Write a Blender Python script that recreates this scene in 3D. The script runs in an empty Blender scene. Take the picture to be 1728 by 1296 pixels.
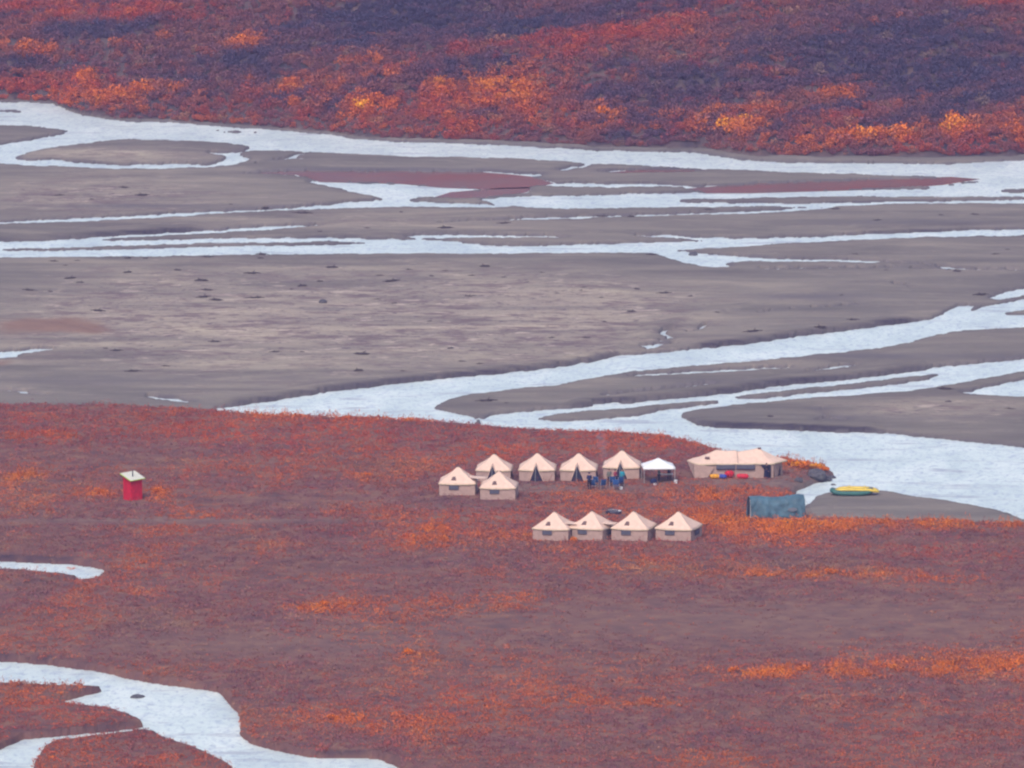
import bpy, bmesh, math, random
import numpy as np
from mathutils import Vector, Matrix, Euler

random.seed(7)
rng = np.random.default_rng(7)
R = math.radians
scene = bpy.context.scene
COL = scene.collection

# ------------------------------------------------------------------ camera
FPX = 15088.0            # focal length in photo pixels (photo 1728 x 1296)
CX, CY = 864.0, 648.0
PITCH = R(7.95)
CAMH = 140.0
cam_d = bpy.data.cameras.new('camera')
cam_d.sensor_width = 36.0
cam_d.lens = FPX / 1728.0 * 36.0
cam_d.clip_start = 1.0
cam_d.clip_end = 20000.0
cam = bpy.data.objects.new('camera', cam_d)
cam.location = (0, 0, CAMH)
cam.rotation_euler = (R(90) - PITCH, 0, 0)
COL.objects.link(cam)
scene.camera = cam

# ------------------------------------------------------------------ light
SUN_EL, SUN_AZ = R(48), R(200)          # azimuth from +Y towards +X: behind the camera
world = bpy.data.worlds.new('World')
scene.world = world
world.use_nodes = True
wn = world.node_tree
wn.nodes.clear()
wo = wn.nodes.new('ShaderNodeOutputWorld')
wb = wn.nodes.new('ShaderNodeBackground')
ws = wn.nodes.new('ShaderNodeTexSky')
ws.sky_type = 'NISHITA'
ws.sun_disc = False
ws.sun_elevation = SUN_EL
ws.sun_rotation = SUN_AZ
ws.air_density = 1.0
ws.dust_density = 3.0
ws.ozone_density = 1.5
wb.inputs['Strength'].default_value = 0.15
wn.links.new(ws.outputs['Color'], wb.inputs['Color'])
wn.links.new(wb.outputs['Background'], wo.inputs['Surface'])

sd = bpy.data.lights.new('sun', 'SUN')
sd.energy = 1.4
sd.angle = R(25)
sd.color = (1.0, 0.93, 0.9)
sun = bpy.data.objects.new('sun', sd)
sv = Vector((math.sin(SUN_AZ) * math.cos(SUN_EL), math.cos(SUN_AZ) * math.cos(SUN_EL), math.sin(SUN_EL)))
sun.rotation_euler = (-sv).to_track_quat('-Z', 'Y').to_euler()
sun.location = sv * 400
COL.objects.link(sun)

scene.view_settings.view_transform = 'Standard'
scene.view_settings.look = 'None'
scene.view_settings.gamma = 1.0
scene.view_settings.exposure = 0.38
scene.view_settings.use_curve_mapping = False
scene.cycles.use_denoising = True
scene.cycles.filter_width = 2.3
scene.cycles.max_bounces = 4
scene.cycles.diffuse_bounces = 2
scene.cycles.glossy_bounces = 2
scene.cycles.transparent_max_bounces = 6
scene.cycles.volume_bounces = 1

# ------------------------------------------------------------------ helpers: projection
CP, SP = math.cos(PITCH), math.sin(PITCH)
def ray(px, py):
    r = (px - CX) / FPX
    u = -(py - CY) / FPX
    return np.array([r, CP + u * SP, -SP + u * CP])
def unproj(px, py, z=0.0):
    d = ray(px, py)
    t = (z - CAMH) / d[2]
    return d[0] * t, d[1] * t
def project(X, Y, Z):
    dz = Z - CAMH
    dep = Y * CP - dz * SP
    up = Y * SP + dz * CP
    return CX + FPX * X / dep, CY - FPX * up / dep

# ------------------------------------------------------------------ helpers: noise
def _hash(ix, iy, seed):
    n = (ix.astype(np.int64) * 374761393 + iy.astype(np.int64) * 668265263 + seed * 1442695041) & 0xFFFFFFFF
    n = ((n ^ (n >> 13)) * 1274126177) & 0xFFFFFFFF
    n = (n ^ (n >> 16)) & 0xFFFFFFFF
    return n / 4294967295.0
def vnoise(x, y, seed=0):
    x = np.asarray(x, float); y = np.asarray(y, float)
    ix = np.floor(x); iy = np.floor(y)
    fx = x - ix; fy = y - iy
    fx = fx * fx * (3 - 2 * fx); fy = fy * fy * (3 - 2 * fy)
    a = _hash(ix, iy, seed); b = _hash(ix + 1, iy, seed)
    c = _hash(ix, iy + 1, seed); d = _hash(ix + 1, iy + 1, seed)
    return (a * (1 - fx) + b * fx) * (1 - fy) + (c * (1 - fx) + d * fx) * fy
def fbm(x, y, seed=0, octv=4):
    s = 0; a = 0.5; t = 0
    for k in range(octv):
        s = s + a * vnoise(x, y, seed + k * 17); t += a
        x = x * 2.03 + 5.1; y = y * 2.03 + 9.7; a *= 0.5
    return s / t
def sstep(a, b, x):
    t = np.clip((x - a) / (b - a), 0, 1)
    return t * t * (3 - 2 * t)

# ------------------------------------------------------------------ helpers: objects
def link(o, parent=None):
    COL.objects.link(o)
    if parent is not None:
        o.parent = parent
    return o
def tag(o, label=None, cat=None, group=None, kind=None):
    if label: o['label'] = label
    if cat: o['category'] = cat
    if group: o['group'] = group
    if kind: o['kind'] = kind
    return o
def empty(name, loc, rz=0.0):
    o = bpy.data.objects.new(name, None)
    o.empty_display_size = 0.2
    o.location = loc
    o.rotation_euler = (0, 0, rz)
    return link(o)
def np_mesh(name, verts, faces, mat, parent=None, smooth=False, attrs=None):
    """verts (N,3); faces (M,k) constant k."""
    me = bpy.data.meshes.new(name)
    verts = np.ascontiguousarray(verts, np.float32)
    faces = np.ascontiguousarray(faces, np.int32)
    k = faces.shape[1]
    me.vertices.add(len(verts)); me.vertices.foreach_set('co', verts.ravel())
    me.loops.add(faces.size); me.loops.foreach_set('vertex_index', faces.ravel())
    me.polygons.add(len(faces))
    me.polygons.foreach_set('loop_start', np.arange(0, faces.size, k, dtype=np.int32))
    me.polygons.foreach_set('loop_total', np.full(len(faces), k, np.int32))
    me.polygons.foreach_set('use_smooth', np.full(len(faces), smooth, bool))
    for an, av in (attrs or {}).items():
        a = me.attributes.new(an, 'FLOAT_COLOR', 'POINT')
        if av.shape[1] == 3:
            av = np.concatenate([av, np.ones((len(av), 1))], 1)
        a.data.foreach_set('color', np.ascontiguousarray(av, np.float32).ravel())
    me.update(calc_edges=True)
    me.materials.append(mat)
    return link(bpy.data.objects.new(name, me), parent)

class MB:
    """collects shapes and links them as one mesh object"""
    def __init__(self): self.v = []; self.f = []
    def add(self, vs, fs):
        n = len(self.v)
        self.v += [tuple(p) for p in vs]
        self.f += [tuple(i + n for i in f) for f in fs]
    def box(self, c, s, rot=None, bev=0.0):
        bm = bmesh.new()
        bmesh.ops.create_cube(bm, size=1.0)
        for v in bm.verts: v.co = Vector((v.co.x * s[0], v.co.y * s[1], v.co.z * s[2]))
        if bev > 0:
            bmesh.ops.bevel(bm, geom=list(bm.edges), offset=bev, segments=2, affect='EDGES', profile=0.6)
        self._bm(bm, c, rot)
    def _bm(self, bm, c, rot=None):
        m = rot.to_3x3() if rot is not None else Matrix.Identity(3)
        bm.verts.index_update()
        vs = [m @ v.co + Vector(c) for v in bm.verts]
        self.add(vs, [[v.index for v in f.verts] for f in bm.faces])
        bm.free()
    def tube(self, pts, r, seg=8, cap=True, closed=False, flat=1.0):
        pts = [Vector(p) for p in pts]
        n = len(pts); rs = r if isinstance(r, (list, tuple)) else [r] * n
        rings = []
        for i, p in enumerate(pts):
            if closed: t = pts[(i + 1) % n] - pts[i - 1]
            else: t = pts[min(i + 1, n - 1)] - pts[max(i - 1, 0)]
            t.normalize()
            up = Vector((0, 0, 1)) if abs(t.z) < 0.9 else Vector((0, 1, 0))
            a = t.cross(up).normalized(); b = a.cross(t).normalized()
            rings.append([p + (a * math.cos(2 * math.pi * k / seg) + b * math.sin(2 * math.pi * k / seg) * flat) * rs[i] for k in range(seg)])
        vs = [q for ring in rings for q in ring]; fs = []
        for i in range(n if closed else n - 1):
            j = (i + 1) % n
            for k in range(seg):
                l = (k + 1) % seg
                fs.append((i * seg + k, i * seg + l, j * seg + l, j * seg + k))
        if cap and not closed:
            fs.append(tuple(range(seg))[::-1]); fs.append(tuple((n - 1) * seg + k for k in range(seg)))
        self.add(vs, fs)
    def blob(self, c, s, sub=3, amp=0.15, freq=2.0, seed=0, rot=None, flatbot=False):
        bm = bmesh.new()
        bmesh.ops.create_icosphere(bm, subdivisions=sub, radius=1.0)
        for v in bm.verts:
            n = float(fbm(v.co.x * freq + 3.1 * v.co.z * freq + seed * 3.7, v.co.y * freq - 2.3 * v.co.z * freq + seed * 1.3, seed, 3)) - 0.5
            q = v.co * (1 + amp * 2 * n)
            if flatbot and q.z < -0.5: q.z = -0.5
            v.co = Vector((q.x * s[0], q.y * s[1], q.z * s[2]))
        self._bm(bm, c, rot)
    def quadgrid(self, fn, nu, nv):
        vs = [fn(i / nu, j / nv) for j in range(nv + 1) for i in range(nu + 1)]
        fs = [(j * (nu + 1) + i, j * (nu + 1) + i + 1, (j + 1) * (nu + 1) + i + 1, (j + 1) * (nu + 1) + i) for j in range(nv) for i in range(nu)]
        self.add(vs, fs)
    def build(self, name, mat, parent=None, smooth=True, solid=0.0, angle=40):
        me = bpy.data.meshes.new(name)
        me.from_pydata([tuple(map(float, p)) for p in self.v], [], self.f)
        bm = bmesh.new(); bm.from_mesh(me)
        bmesh.ops.remove_doubles(bm, verts=bm.verts, dist=0.0005)
        bmesh.ops.recalc_face_normals(bm, faces=bm.faces)
        bm.to_mesh(me); bm.free()
        if smooth:
            me.polygons.foreach_set('use_smooth', [True] * len(me.polygons))
            me.set_sharp_from_angle(angle=R(angle))
        me.materials.append(mat)
        o = link(bpy.data.objects.new(name, me), parent)
        if solid > 0:
            m = o.modifiers.new('thick', 'SOLIDIFY'); m.thickness = solid; m.offset = -1
        return o

# ------------------------------------------------------------------ helpers: materials
def mat_new(name):
    m = bpy.data.materials.new(name); m.use_nodes = True
    nt = m.node_tree; nt.nodes.clear()
    out = nt.nodes.new('ShaderNodeOutputMaterial')
    p = nt.nodes.new('ShaderNodeBsdfPrincipled')
    nt.links.new(p.outputs['BSDF'], out.inputs['Surface'])
    return m, nt, p, out
class N:
    def __init__(self, nt): self.nt = nt
    def node(self, t, **kw):
        n = self.nt.nodes.new(t)
        for k, v in kw.items(): setattr(n, k, v)
        return n
    def L(self, a, b): self.nt.links.new(a, b)
    def coord(self, sx=1, sy=1, sz=1):
        tc = self.node('ShaderNodeTexCoord'); mp = self.node('ShaderNodeMapping')
        mp.inputs['Scale'].default_value = (sx, sy, sz)
        self.L(tc.outputs['Object'], mp.inputs['Vector']); return mp.outputs['Vector']
    def noise(self, vec, scale, detail=4, rough=0.6, dist=0.0):
        n = self.node('ShaderNodeTexNoise')
        n.inputs['Scale'].default_value = scale; n.inputs['Detail'].default_value = detail
        n.inputs['Roughness'].default_value = rough; n.inputs['Distortion'].default_value = dist
        self.L(vec, n.inputs['Vector']); return n.outputs['Fac']
    def ramp(self, fac, stops):
        r = self.node('ShaderNodeValToRGB'); e = r.color_ramp.elements
        while len(e) < len(stops): e.new(0.5)
        for i, (p, c) in enumerate(stops):
            e[i].position = p; e[i].color = (*c, 1) if not isinstance(c, (int, float)) else (c, c, c, 1)
        self.L(fac, r.inputs['Fac']); return r.outputs['Color']
    def mix(self, fac, a, b, mode='MIX'):
        m = self.node('ShaderNodeMix', data_type='RGBA', blend_type=mode)
        for s, v in ((m.inputs[0], fac), (m.inputs[6], a), (m.inputs[7], b)):
            if hasattr(v, 'is_linked') or hasattr(v, 'links'): self.L(v, s)
            elif isinstance(v, (int, float)): s.default_value = v
            else: s.default_value = (*v, 1)
        return m.outputs[2]
    def bump(self, h, strength, dist):
        b = self.node('ShaderNodeBump'); b.inputs['Strength'].default_value = strength
        b.inputs['Distance'].default_value = dist
        self.L(h, b.inputs['Height']); return b.outputs['Normal']

def cloth_mat(name, col, var=0.25, rough=0.9, scale=2.5, bump=0.02):
    m, nt, p, o = mat_new(name); n = N(nt)
    v = n.coord()
    f = n.noise(v, scale, 5, 0.6, 0.4)
    c = n.ramp(f, [(0.3, tuple(x * (1 - var) for x in col)), (0.7, tuple(min(1, x * (1 + var * 0.5)) for x in col))])
    n.L(c, p.inputs['Base Color']); p.inputs['Roughness'].default_value = rough
    p.inputs['Specular IOR Level'].default_value = 0.25
    n.L(n.bump(n.noise(v, scale * 2.2, 3), 0.5, bump), p.inputs['Normal'])
    return m

M = {}
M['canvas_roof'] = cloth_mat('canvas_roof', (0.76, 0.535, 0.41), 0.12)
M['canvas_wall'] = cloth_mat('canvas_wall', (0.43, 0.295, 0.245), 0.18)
M['canvas_hem'] = cloth_mat('canvas_hem', (0.60, 0.47, 0.32), 0.15)
M['door_shade_flap'] = cloth_mat('door_shade_flap', (0.022, 0.026, 0.05), 0.3)  # near-black tone painting the shade inside open doors; also colours rolled flaps
M['grey_window'] = cloth_mat('grey_window', (0.10, 0.10, 0.13), 0.25)
M['strap'] = cloth_mat('strap', (0.16, 0.10, 0.09), 0.2)
M['white_cloth'] = cloth_mat('white_cloth', (0.82, 0.82, 0.80), 0.05)
M['tarp'] = cloth_mat('tarp', (0.075, 0.15, 0.19), 0.35, 0.55, 1.3, 0.05)
M['tarp_dark'] = cloth_mat('tarp_dark', (0.02, 0.035, 0.05), 0.3)
M['tarp_patch'] = cloth_mat('tarp_patch', (0.20, 0.22, 0.25), 0.2)
M['pole'] = cloth_mat('pole', (0.45, 0.42, 0.40), 0.15, 0.5)
M['dark_metal'] = cloth_mat('dark_metal', (0.04, 0.04, 0.05), 0.2, 0.5)
M['red_paint'] = cloth_mat('red_paint', (0.60, 0.012, 0.03), 0.25, 0.6)
M['red_door'] = cloth_mat('red_door', (0.40, 0.014, 0.05), 0.3, 0.6)
M['roof_green'] = cloth_mat('roof_green', (0.66, 0.64, 0.52), 0.15, 0.5)
M['roof_edge'] = cloth_mat('roof_edge', (0.45, 0.55, 0.10), 0.15, 0.5)
M['yellow_sign'] = cloth_mat('yellow_sign', (0.70, 0.55, 0.15), 0.1, 0.5)
M['yellow_hull'] = cloth_mat('yellow_hull', (0.80, 0.58, 0.09), 0.12, 0.45)
M['green_hull'] = cloth_mat('green_hull', (0.045, 0.15, 0.125), 0.25, 0.45)
M['grey_floor'] = cloth_mat('grey_floor', (0.12, 0.13, 0.14), 0.2, 0.6)
M['bag_yellow'] = cloth_mat('bag_yellow', (0.80, 0.36, 0.015), 0.12, 0.5)
M['bag_blue'] = cloth_mat('bag_blue', (0.03, 0.07, 0.38), 0.2, 0.5)
M['bag_red'] = cloth_mat('bag_red', (0.62, 0.02, 0.035), 0.15, 0.5)
M['chair_blue'] = cloth_mat('chair_blue', (0.02, 0.075, 0.22), 0.3)
M['skin'] = cloth_mat('skin', (0.45, 0.25, 0.18), 0.1, 0.6)
M['hair'] = cloth_mat('hair', (0.03, 0.02, 0.016), 0.2)
M['cl_navy'] = cloth_mat('cl_navy', (0.015, 0.025, 0.08), 0.25)
M['cl_black'] = cloth_mat('cl_black', (0.015, 0.016, 0.025), 0.25)
M['cl_teal'] = cloth_mat('cl_teal', (0.02, 0.28, 0.36), 0.2)
M['cl_pink'] = cloth_mat('cl_pink', (0.35, 0.05, 0.08), 0.2)
M['cl_sage'] = cloth_mat('cl_sage', (0.17, 0.17, 0.14), 0.2)
M['cl_green'] = cloth_mat('cl_green', (0.03, 0.06, 0.05), 0.2)
M['wood'] = cloth_mat('wood', (0.07, 0.055, 0.055), 0.4, 0.9, 4)
M['white_plastic'] = cloth_mat('white_plastic', (0.75, 0.76, 0.75), 0.06, 0.4)
M['stem'] = cloth_mat('stem', (0.09, 0.055, 0.05), 0.3)
def rock_mat():
    m, nt, p, o = mat_new('rock'); n = N(nt); v = n.coord()
    c = n.ramp(n.noise(v, 3, 6), [(0.3, (0.035, 0.035, 0.05)), (0.55, (0.09, 0.085, 0.095)), (0.75, (0.16, 0.15, 0.15))])
    n.L(c, p.inputs['Base Color']); p.inputs['Roughness'].default_value = 0.85
    n.L(n.bump(n.noise(v, 8, 5), 0.8, 0.05), p.inputs['Normal']); return m
M['rock'] = rock_mat()
def leaf_mat():
    m, nt, p, o = mat_new('foliage'); n = N(nt)
    a = n.node('ShaderNodeAttribute', attribute_name='Col')
    n.L(a.outputs['Color'], p.inputs['Base Color'])
    p.inputs['Roughness'].default_value = 1.0; p.inputs['Specular IOR Level'].default_value = 0.0
    return m
M['foliage'] = leaf_mat()

# ------------------------------------------------------------------ traced ground plan (photo pixels on the flat at z = 0)
FOOT = [(-700,160),(-400,164),(-30,171),(0,171),(85,173),(108,182),(125,189),(150,195),(200,203),(280,204),(310,207),(350,209),(450,216),(550,224),(600,231),(650,235),(760,238),(864,242),(1000,250),(1100,252),(1180,252),(1220,259),(1270,265),(1330,267),(1500,268),(1600,268),(1728,265),(2150,262),(2500,258)]
PLAN = [
# far main channel
('W',[(-400,165),(-30,172),(0,172),(85,174),(108,184),(125,191),(150,197),(200,205),(280,206),(310,209),(350,212),(450,219),(550,227),(600,235),(650,239),(760,242),(864,246),(1000,254),(1100,257),(1180,258),(1220,265),(1270,272),(1330,275),(1500,276),(1600,277),(1728,272),(2150,268),
 (2150,312),(1728,322),(1690,320),(1664,308),(1604,299),(1464,296),(1314,292),(1214,287),(1079,281),(994,278),(964,274),(914,271),(864,269),(700,266),(600,262),(500,257),(425,255),(400,262),(420,268),(418,272),(400,278),(360,285),(300,286),(200,287),(100,283),(50,281),(0,278),(-400,285)]),
('L',[(-400,205),(-30,213),(0,213),(60,215),(115,222),(112,226),(60,236),(0,245),(-400,260)]),
('L',[(25,266),(60,255),(110,247),(150,242),(215,236),(300,239),(350,240),(415,247),(425,250),(395,258),(345,259),(385,265),(370,275),(355,279),(300,277),(200,279),(110,274),(95,270),(60,271),(30,270)]),
('L',[(345,220),(400,221),(450,226),(395,224)]),('L',[(0,186),(40,187),(35,190),(0,190)]),
('S',3,[(520,262),(500,262),(490,268),(515,270)]),('S',3,[(500,262),(480,270),(430,278)]),
# second far channel
('W',[(807,337),(864,332),(964,331),(1114,327),(1184,326),(1314,324),(1464,321),(1564,320),(1594,314),(1664,308),(1728,306),(2150,300),(2150,350),(1728,346),(1564,345),(1414,350),(1314,350),(1139,352),(964,354),(900,352),(840,346)]),
('L',[(1144,338),(1264,336),(1414,333),(1728,334),(2150,330),(2150,333),(1728,338),(1564,340),(1364,344),(1144,342)]),
('L',[(1680,322),(1728,319),(1900,316),(1900,320),(1728,325),(1700,326)]),
('W',[(864,370),(1064,364),(1264,358),(1350,352),(1414,350),(1380,356),(1264,363),(1064,368),(864,374)]),
('W',[(-400,390),(0,375),(150,369),(300,360),(450,354),(550,347),(600,341),(650,338),(700,340),(760,344),(864,347),(864,352),(700,351),(550,355),(400,361),(150,376),(0,380),(-400,398)]),
('P',[(400,294),(500,297),(540,306),(675,309),(750,316),(820,318),(900,316),(935,308),(900,300),(864,296),(800,291),(640,290),(500,290)]),
('P',[(720,335),(760,326),(840,319),(900,317),(890,326),(820,333),(780,336)]),
('W',[(515,307),(550,306),(600,310),(675,311),(750,317),(820,319),(750,327),(710,335),(670,340),(625,332),(580,322),(540,313)]),
('W',[(894,313),(944,310),(1064,311),(1164,314),(1174,316),(1064,318),(944,317)]),
('W',[(785,293),(830,291),(880,294),(930,295),(900,299),(850,298)]),
('W',[(940,287),(994,278),(985,284),(950,290)]),
('P',[(1154,317),(1254,312),(1364,308),(1464,304),(1604,300),(1655,304),(1590,314),(1500,318),(1364,322),(1264,325),(1190,325),(1160,321)]),
('P',[(1000,291),(1100,287),(1200,288),(1150,292),(1050,294)]),
# third channel
('W',[(-400,422),(0,409),(150,407),(400,403),(560,402),(650,404),(720,405),(770,408),(800,413),(864,416),(1010,413),(1164,408),(1314,402),(1464,396),(1600,390),(1728,387),(2150,372),(2150,392),(1728,399),(1564,403),(1414,408),(1264,417),(1140,424),(1089,428),(864,430),(700,430),(450,431),(250,435),(0,436),(-400,446)]),
('L',[(0,421),(150,418),(330,412),(560,409),(640,410),(560,414),(350,417),(150,423),(0,424)]),
('W',[(150,401),(340,391),(420,385),(530,380),(548,382),(470,388),(340,396),(150,405)]),
('W',[(0,411),(150,402),(200,401),(150,408),(0,414)]),
('W',[(665,400),(720,397),(864,398),(970,401),(960,403),(864,403),(720,403)]),
('W',[(1050,399),(1130,398),(1200,402),(1310,403),(1300,406),(1190,406),(1100,402)]),
('S',3,[(735,378),(800,375),(864,372)]),
('W',[(1089,425),(1150,425),(1200,430),(1240,433),(1320,438),(1440,440),(1490,443),(1480,446),(1400,444),(1300,444),(1250,442),(1225,446),(1240,452),(1200,454),(1165,447),(1130,438)]),
('S',3,[(1278,455),(1400,455),(1500,454),(1560,456),(1650,457),(1740,458)]),('S',3,[(1480,444),(1560,449),(1640,457)]),
# little runnels on the central bar
('S',5,[(1135,556),(1113,563),(1132,571),(1110,582),(1092,592)]),('S',4,[(1193,548),(1180,560),(1160,564)]),('S',5,[(1085,586),(1110,584),(1140,580)]),
('S',3,[(1505,480),(1530,484),(1542,489)]),('S',2.4,[(1275,531),(1300,527),(1370,521),(1450,516)]),
# big middle channel
('W',[(380,687),(450,679),(550,662),(650,650),(750,639),(864,629),(964,617),(1039,602),(1114,596),(1174,590),(1264,581),(1339,569),(1439,557),(1539,545),(1610,531),(1690,512),(1728,505),(2150,440),(2150,500),(1728,554),(1614,560),(1579,567),(1529,581),(1439,595),(1364,602),(1264,612),(1139,622),(1064,630),(989,642),(939,652),(864,658),(780,670),(742,682),(730,690),(760,697),(800,703),(800,730),(380,720),(340,700)]),
('W',[(1579,537),(1610,520),(1640,514),(1648,516),(1620,532),(1600,540)]),
('W',[(1664,504),(1700,493),(1728,487),(2150,415),(2150,428),(1728,499),(1690,507)]),
('L',[(1690,530),(1728,524),(1900,500),(1900,510),(1728,533)]),
('W',[(245,670),(290,673),(330,680),(326,684),(285,678),(245,674)]),
('S',5,[(-200,660),(0,661),(45,664)]),('S',4,[(40,667),(85,669)]),
('W',[(-300,598),(0,594),(60,590),(103,588),(80,594),(30,600),(28,605),(0,608),(-300,615)]),

# braids right of centre
('W',[(1029,638),(1130,630),(1260,623),(1335,620),(1330,624),(1230,630),(1100,637)]),
('W',[(1340,631),(1400,622),(1450,615),(1455,618),(1400,627)]),
('W',[(1010,668),(1100,659),(1204,648),(1210,652),(1120,662),(1030,672)]),
('W',[(1000,682),(1040,678),(1052,682),(1010,688)]),
('W',[(820,702),(864,697),(964,690),(1044,682),(1128,674),(1234,664),(1314,652),(1489,635),(1564,623),(1604,618),(1728,606),(2150,550),(2150,600),(1728,628),(1614,650),(1545,661),(1475,666),(1371,674),(1277,682),(1230,687),(1180,692),(1152,698),(1146,706),(1182,718),(1215,722),(1336,727),(1475,731),(1527,734),(1579,741),(1684,751),(1728,755),(2150,775),(2150,960),(1728,878),(1684,862),(1614,849),(1545,840),(1489,829),(1440,827),(1405,832),(1375,841),(1360,856),(1345,868),(1330,850),(1345,830),(1380,815),(1380,800),(1220,785),(1160,765),(1080,750),(1000,745),(864,740),(800,728)]),
('L',[(1230,673),(1310,663),(1440,649),(1540,636),(1590,632),(1560,642),(1475,654),(1371,664),(1274,674)]),
('L',[(900,708),(964,698),(1064,690),(1160,681),(1214,677),(1216,681),(1140,690),(1075,702),(1000,709),(940,712)]),
('W',[(1618,664),(1650,658),(1690,649),(1728,640),(2150,600),(2150,685),(1728,672),(1660,670)]),
('S',3,[(1367,697),(1392,690),(1385,699),(1400,704),(1378,716)]),('S',3,[(1390,708),(1435,712)]),

]
# vegetated camp flat, drawn where it meets the flat at z = 0 (its surface stands about 0.8 m higher)
TUNDRA = [(-900,690),(0,690),(200,692),(370,700),(440,708),(600,712),(760,718),(860,728),(960,734),(1060,737),(1128,743),(1170,750),(1197,759),(1230,769),(1330,782),(1398,794),(1406,804),(1380,815),(1345,830),(1332,848),(1340,862),(1360,877),(1372,884),(1500,888),(1600,888),(1728,893),(2150,905),(2800,930),(2800,1800),(-900,1800)]
STREAM = [
('W',[(-700,1110),(0,1116),(81,1122),(162,1133),(211,1145),(284,1157),(336,1163),(369,1169),(380,1182),(401,1205),(409,1222),(403,1238),(417,1254),(466,1268),(527,1279),(608,1279),(644,1281),(672,1297),(700,1320),(720,1500),(430,1500),(395,1303),(330,1272),(284,1257),(262,1243),(247,1232),(231,1220),(194,1205),(121,1196),(85,1189),(160,1171),(180,1167),(100,1165),(0,1162),(-700,1155)]),
('W',[(262,1231),(250,1226),(174,1236),(93,1244),(40,1248),(0,1266),(-700,1400),(-700,1520),(45,1330),(61,1290),(73,1268),(101,1256),(182,1248),(245,1240),(262,1243)]),
('W',[(-700,940),(0,947),(60,950),(121,953),(174,960),(178,972),(168,984),(150,980),(100,977),(40,970),(0,968),(-700,966)]),
('W',[(60,992),(100,984),(150,978),(168,984),(110,992)]),
]
# rasters: 1 px in x, 0.5 px in y
RX0, RX1, RY0, RY1, RS = -950, 2850, 140, 1850, 2
RW, RH = RX1 - RX0, (RY1 - RY0) * RS
def fill(mask, pts, val):
    P = np.array(pts, float)
    Q = np.roll(P, -1, 0)
    y0 = max(0, int((P[:, 1].min() - RY0) * RS)); y1 = min(RH, int((P[:, 1].max() - RY0) * RS) + 2)
    for r in range(y0, y1):
        y = RY0 + (r + 0.5) / RS
        c = ((P[:, 1] <= y) & (Q[:, 1] > y)) | ((Q[:, 1] <= y) & (P[:, 1] > y))
        if not c.any(): continue
        xs = np.sort(P[c, 0] + (y - P[c, 1]) / (Q[c, 1] - P[c, 1]) * (Q[c, 0] - P[c, 0]))
        for a, b in zip(xs[::2], xs[1::2]):
            i0 = int(round(a - RX0)); i1 = int(round(b - RX0))
            if i1 > i0: mask[r, max(0, i0):max(0, i1)] = val
def stroke(mask, w, pts, val):
    for (xa, ya), (xb, yb) in zip(pts, pts[1:]):
        n = max(2, int(abs(xb - xa) / 3))
        h = w * 0.5
        dx, dy = xb - xa, yb - ya; l = math.hypot(dx, dy) or 1
        nx, ny = -dy / l, dx / l
        nx = math.copysign(max(abs(nx), 0.0), nx)
        fill(mask, [(xa + nx * h * 2 - dx / l * h, ya + ny * h * .6), (xb + nx * h * 2 + dx / l * h, yb + ny * h * .6), (xb - nx * h * 2 + dx / l * h, yb - ny * h * .6), (xa - nx * h * 2 - dx / l * h, ya - ny * h * .6)], val)
mW = np.zeros((RH, RW), np.float32); mP = np.zeros((RH, RW), np.float32); mT = np.zeros((RH, RW), np.float32)
for it in PLAN:
    if it[0] == 'W': fill(mW, it[1], 1); fill(mP, it[1], 0)
    elif it[0] == 'L': fill(mW, it[1], 0)
    elif it[0] == 'S': stroke(mW, it[1], it[2], 1)
    elif it[0] == 'P': fill(mP, it[1], 1)
fill(mT, TUNDRA, 1)
mW *= (1 - mT)
for it in STREAM: fill(mW, it[1], 1)
def blur(a, rx, ry):
    def b1(a, r, ax):
        if r < 1: return a
        pad = [(0, 0), (0, 0)]; pad[ax] = (r + 1, r)
        c = np.cumsum(np.pad(a, pad, mode='edge'), ax, dtype=np.float64)
        n = a.shape[ax]
        s = [slice(None)] * 2; t = [slice(None)] * 2
        s[ax] = slice(2 * r + 1, 2 * r + 1 + n); t[ax] = slice(0, n)
        return ((c[tuple(s)] - c[tuple(t)]) / (2 * r + 1)).astype(np.float32)
    for _ in range(2): a = b1(b1(a, rx, 1), ry, 0)
    return a
mWP = np.maximum(mW, mP)
bW = blur(mWP, 3, 2)              # crisp shoreline
bN = blur(mWP, 12, 4)             # bank
bF = blur(mWP, 9, 2)
bB = blur(mWP, 70, 20)            # broad relief of the bars
bT = blur(mT, 8, 3)
bTB = blur(mT, 90, 22)
bC = blur(mP, 2, 1)
CUTS = [[(385,688),(450,680),(550,663),(650,651),(750,640),(864,630),(964,618),(1039,603)], [(1180,589),(1264,581),(1339,569),(1439,557),(1539,545)], [(1440,393),(1600,386),(1728,382),(1900,376)],
        [(964,690),(1044,682),(1128,674),(1234,664),(1314,652),(1489,635),(1564,623)], [(-200,412),(0,407),(150,401),(330,391)], [(1140,721),(1215,722),(1336,727),(1475,731)], [(-200,552),(0,556),(90,562),(155,574)], [(1030,604),(1110,560),(1250,528),(1400,495)]]
mC = np.zeros((RH, RW), np.float32)
for c in CUTS: fill(mC, [(x, y - 1) for x, y in c] + [(x, y - 11) for x, y in c[::-1]], 1)
bCut = blur(mC, 10, 2)
def samp(a, px, py):
    x = np.clip(px - RX0 - 0.5, 0, RW - 1.01); y = np.clip((py - RY0) * RS - 0.5, 0, RH - 1.01)
    ix = x.astype(int); iy = y.astype(int); fx = x - ix; fy = y - iy
    return (a[iy, ix] * (1 - fx) + a[iy, ix + 1] * fx) * (1 - fy) + (a[iy + 1, ix] * (1 - fx) + a[iy + 1, ix + 1] * fx) * fy
FXY = np.array([unproj(*p) for p in FOOT])
FXX = np.linspace(-130, 130, 600); FYY = np.interp(FXX, FXY[:, 0], FXY[:, 1])

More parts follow.
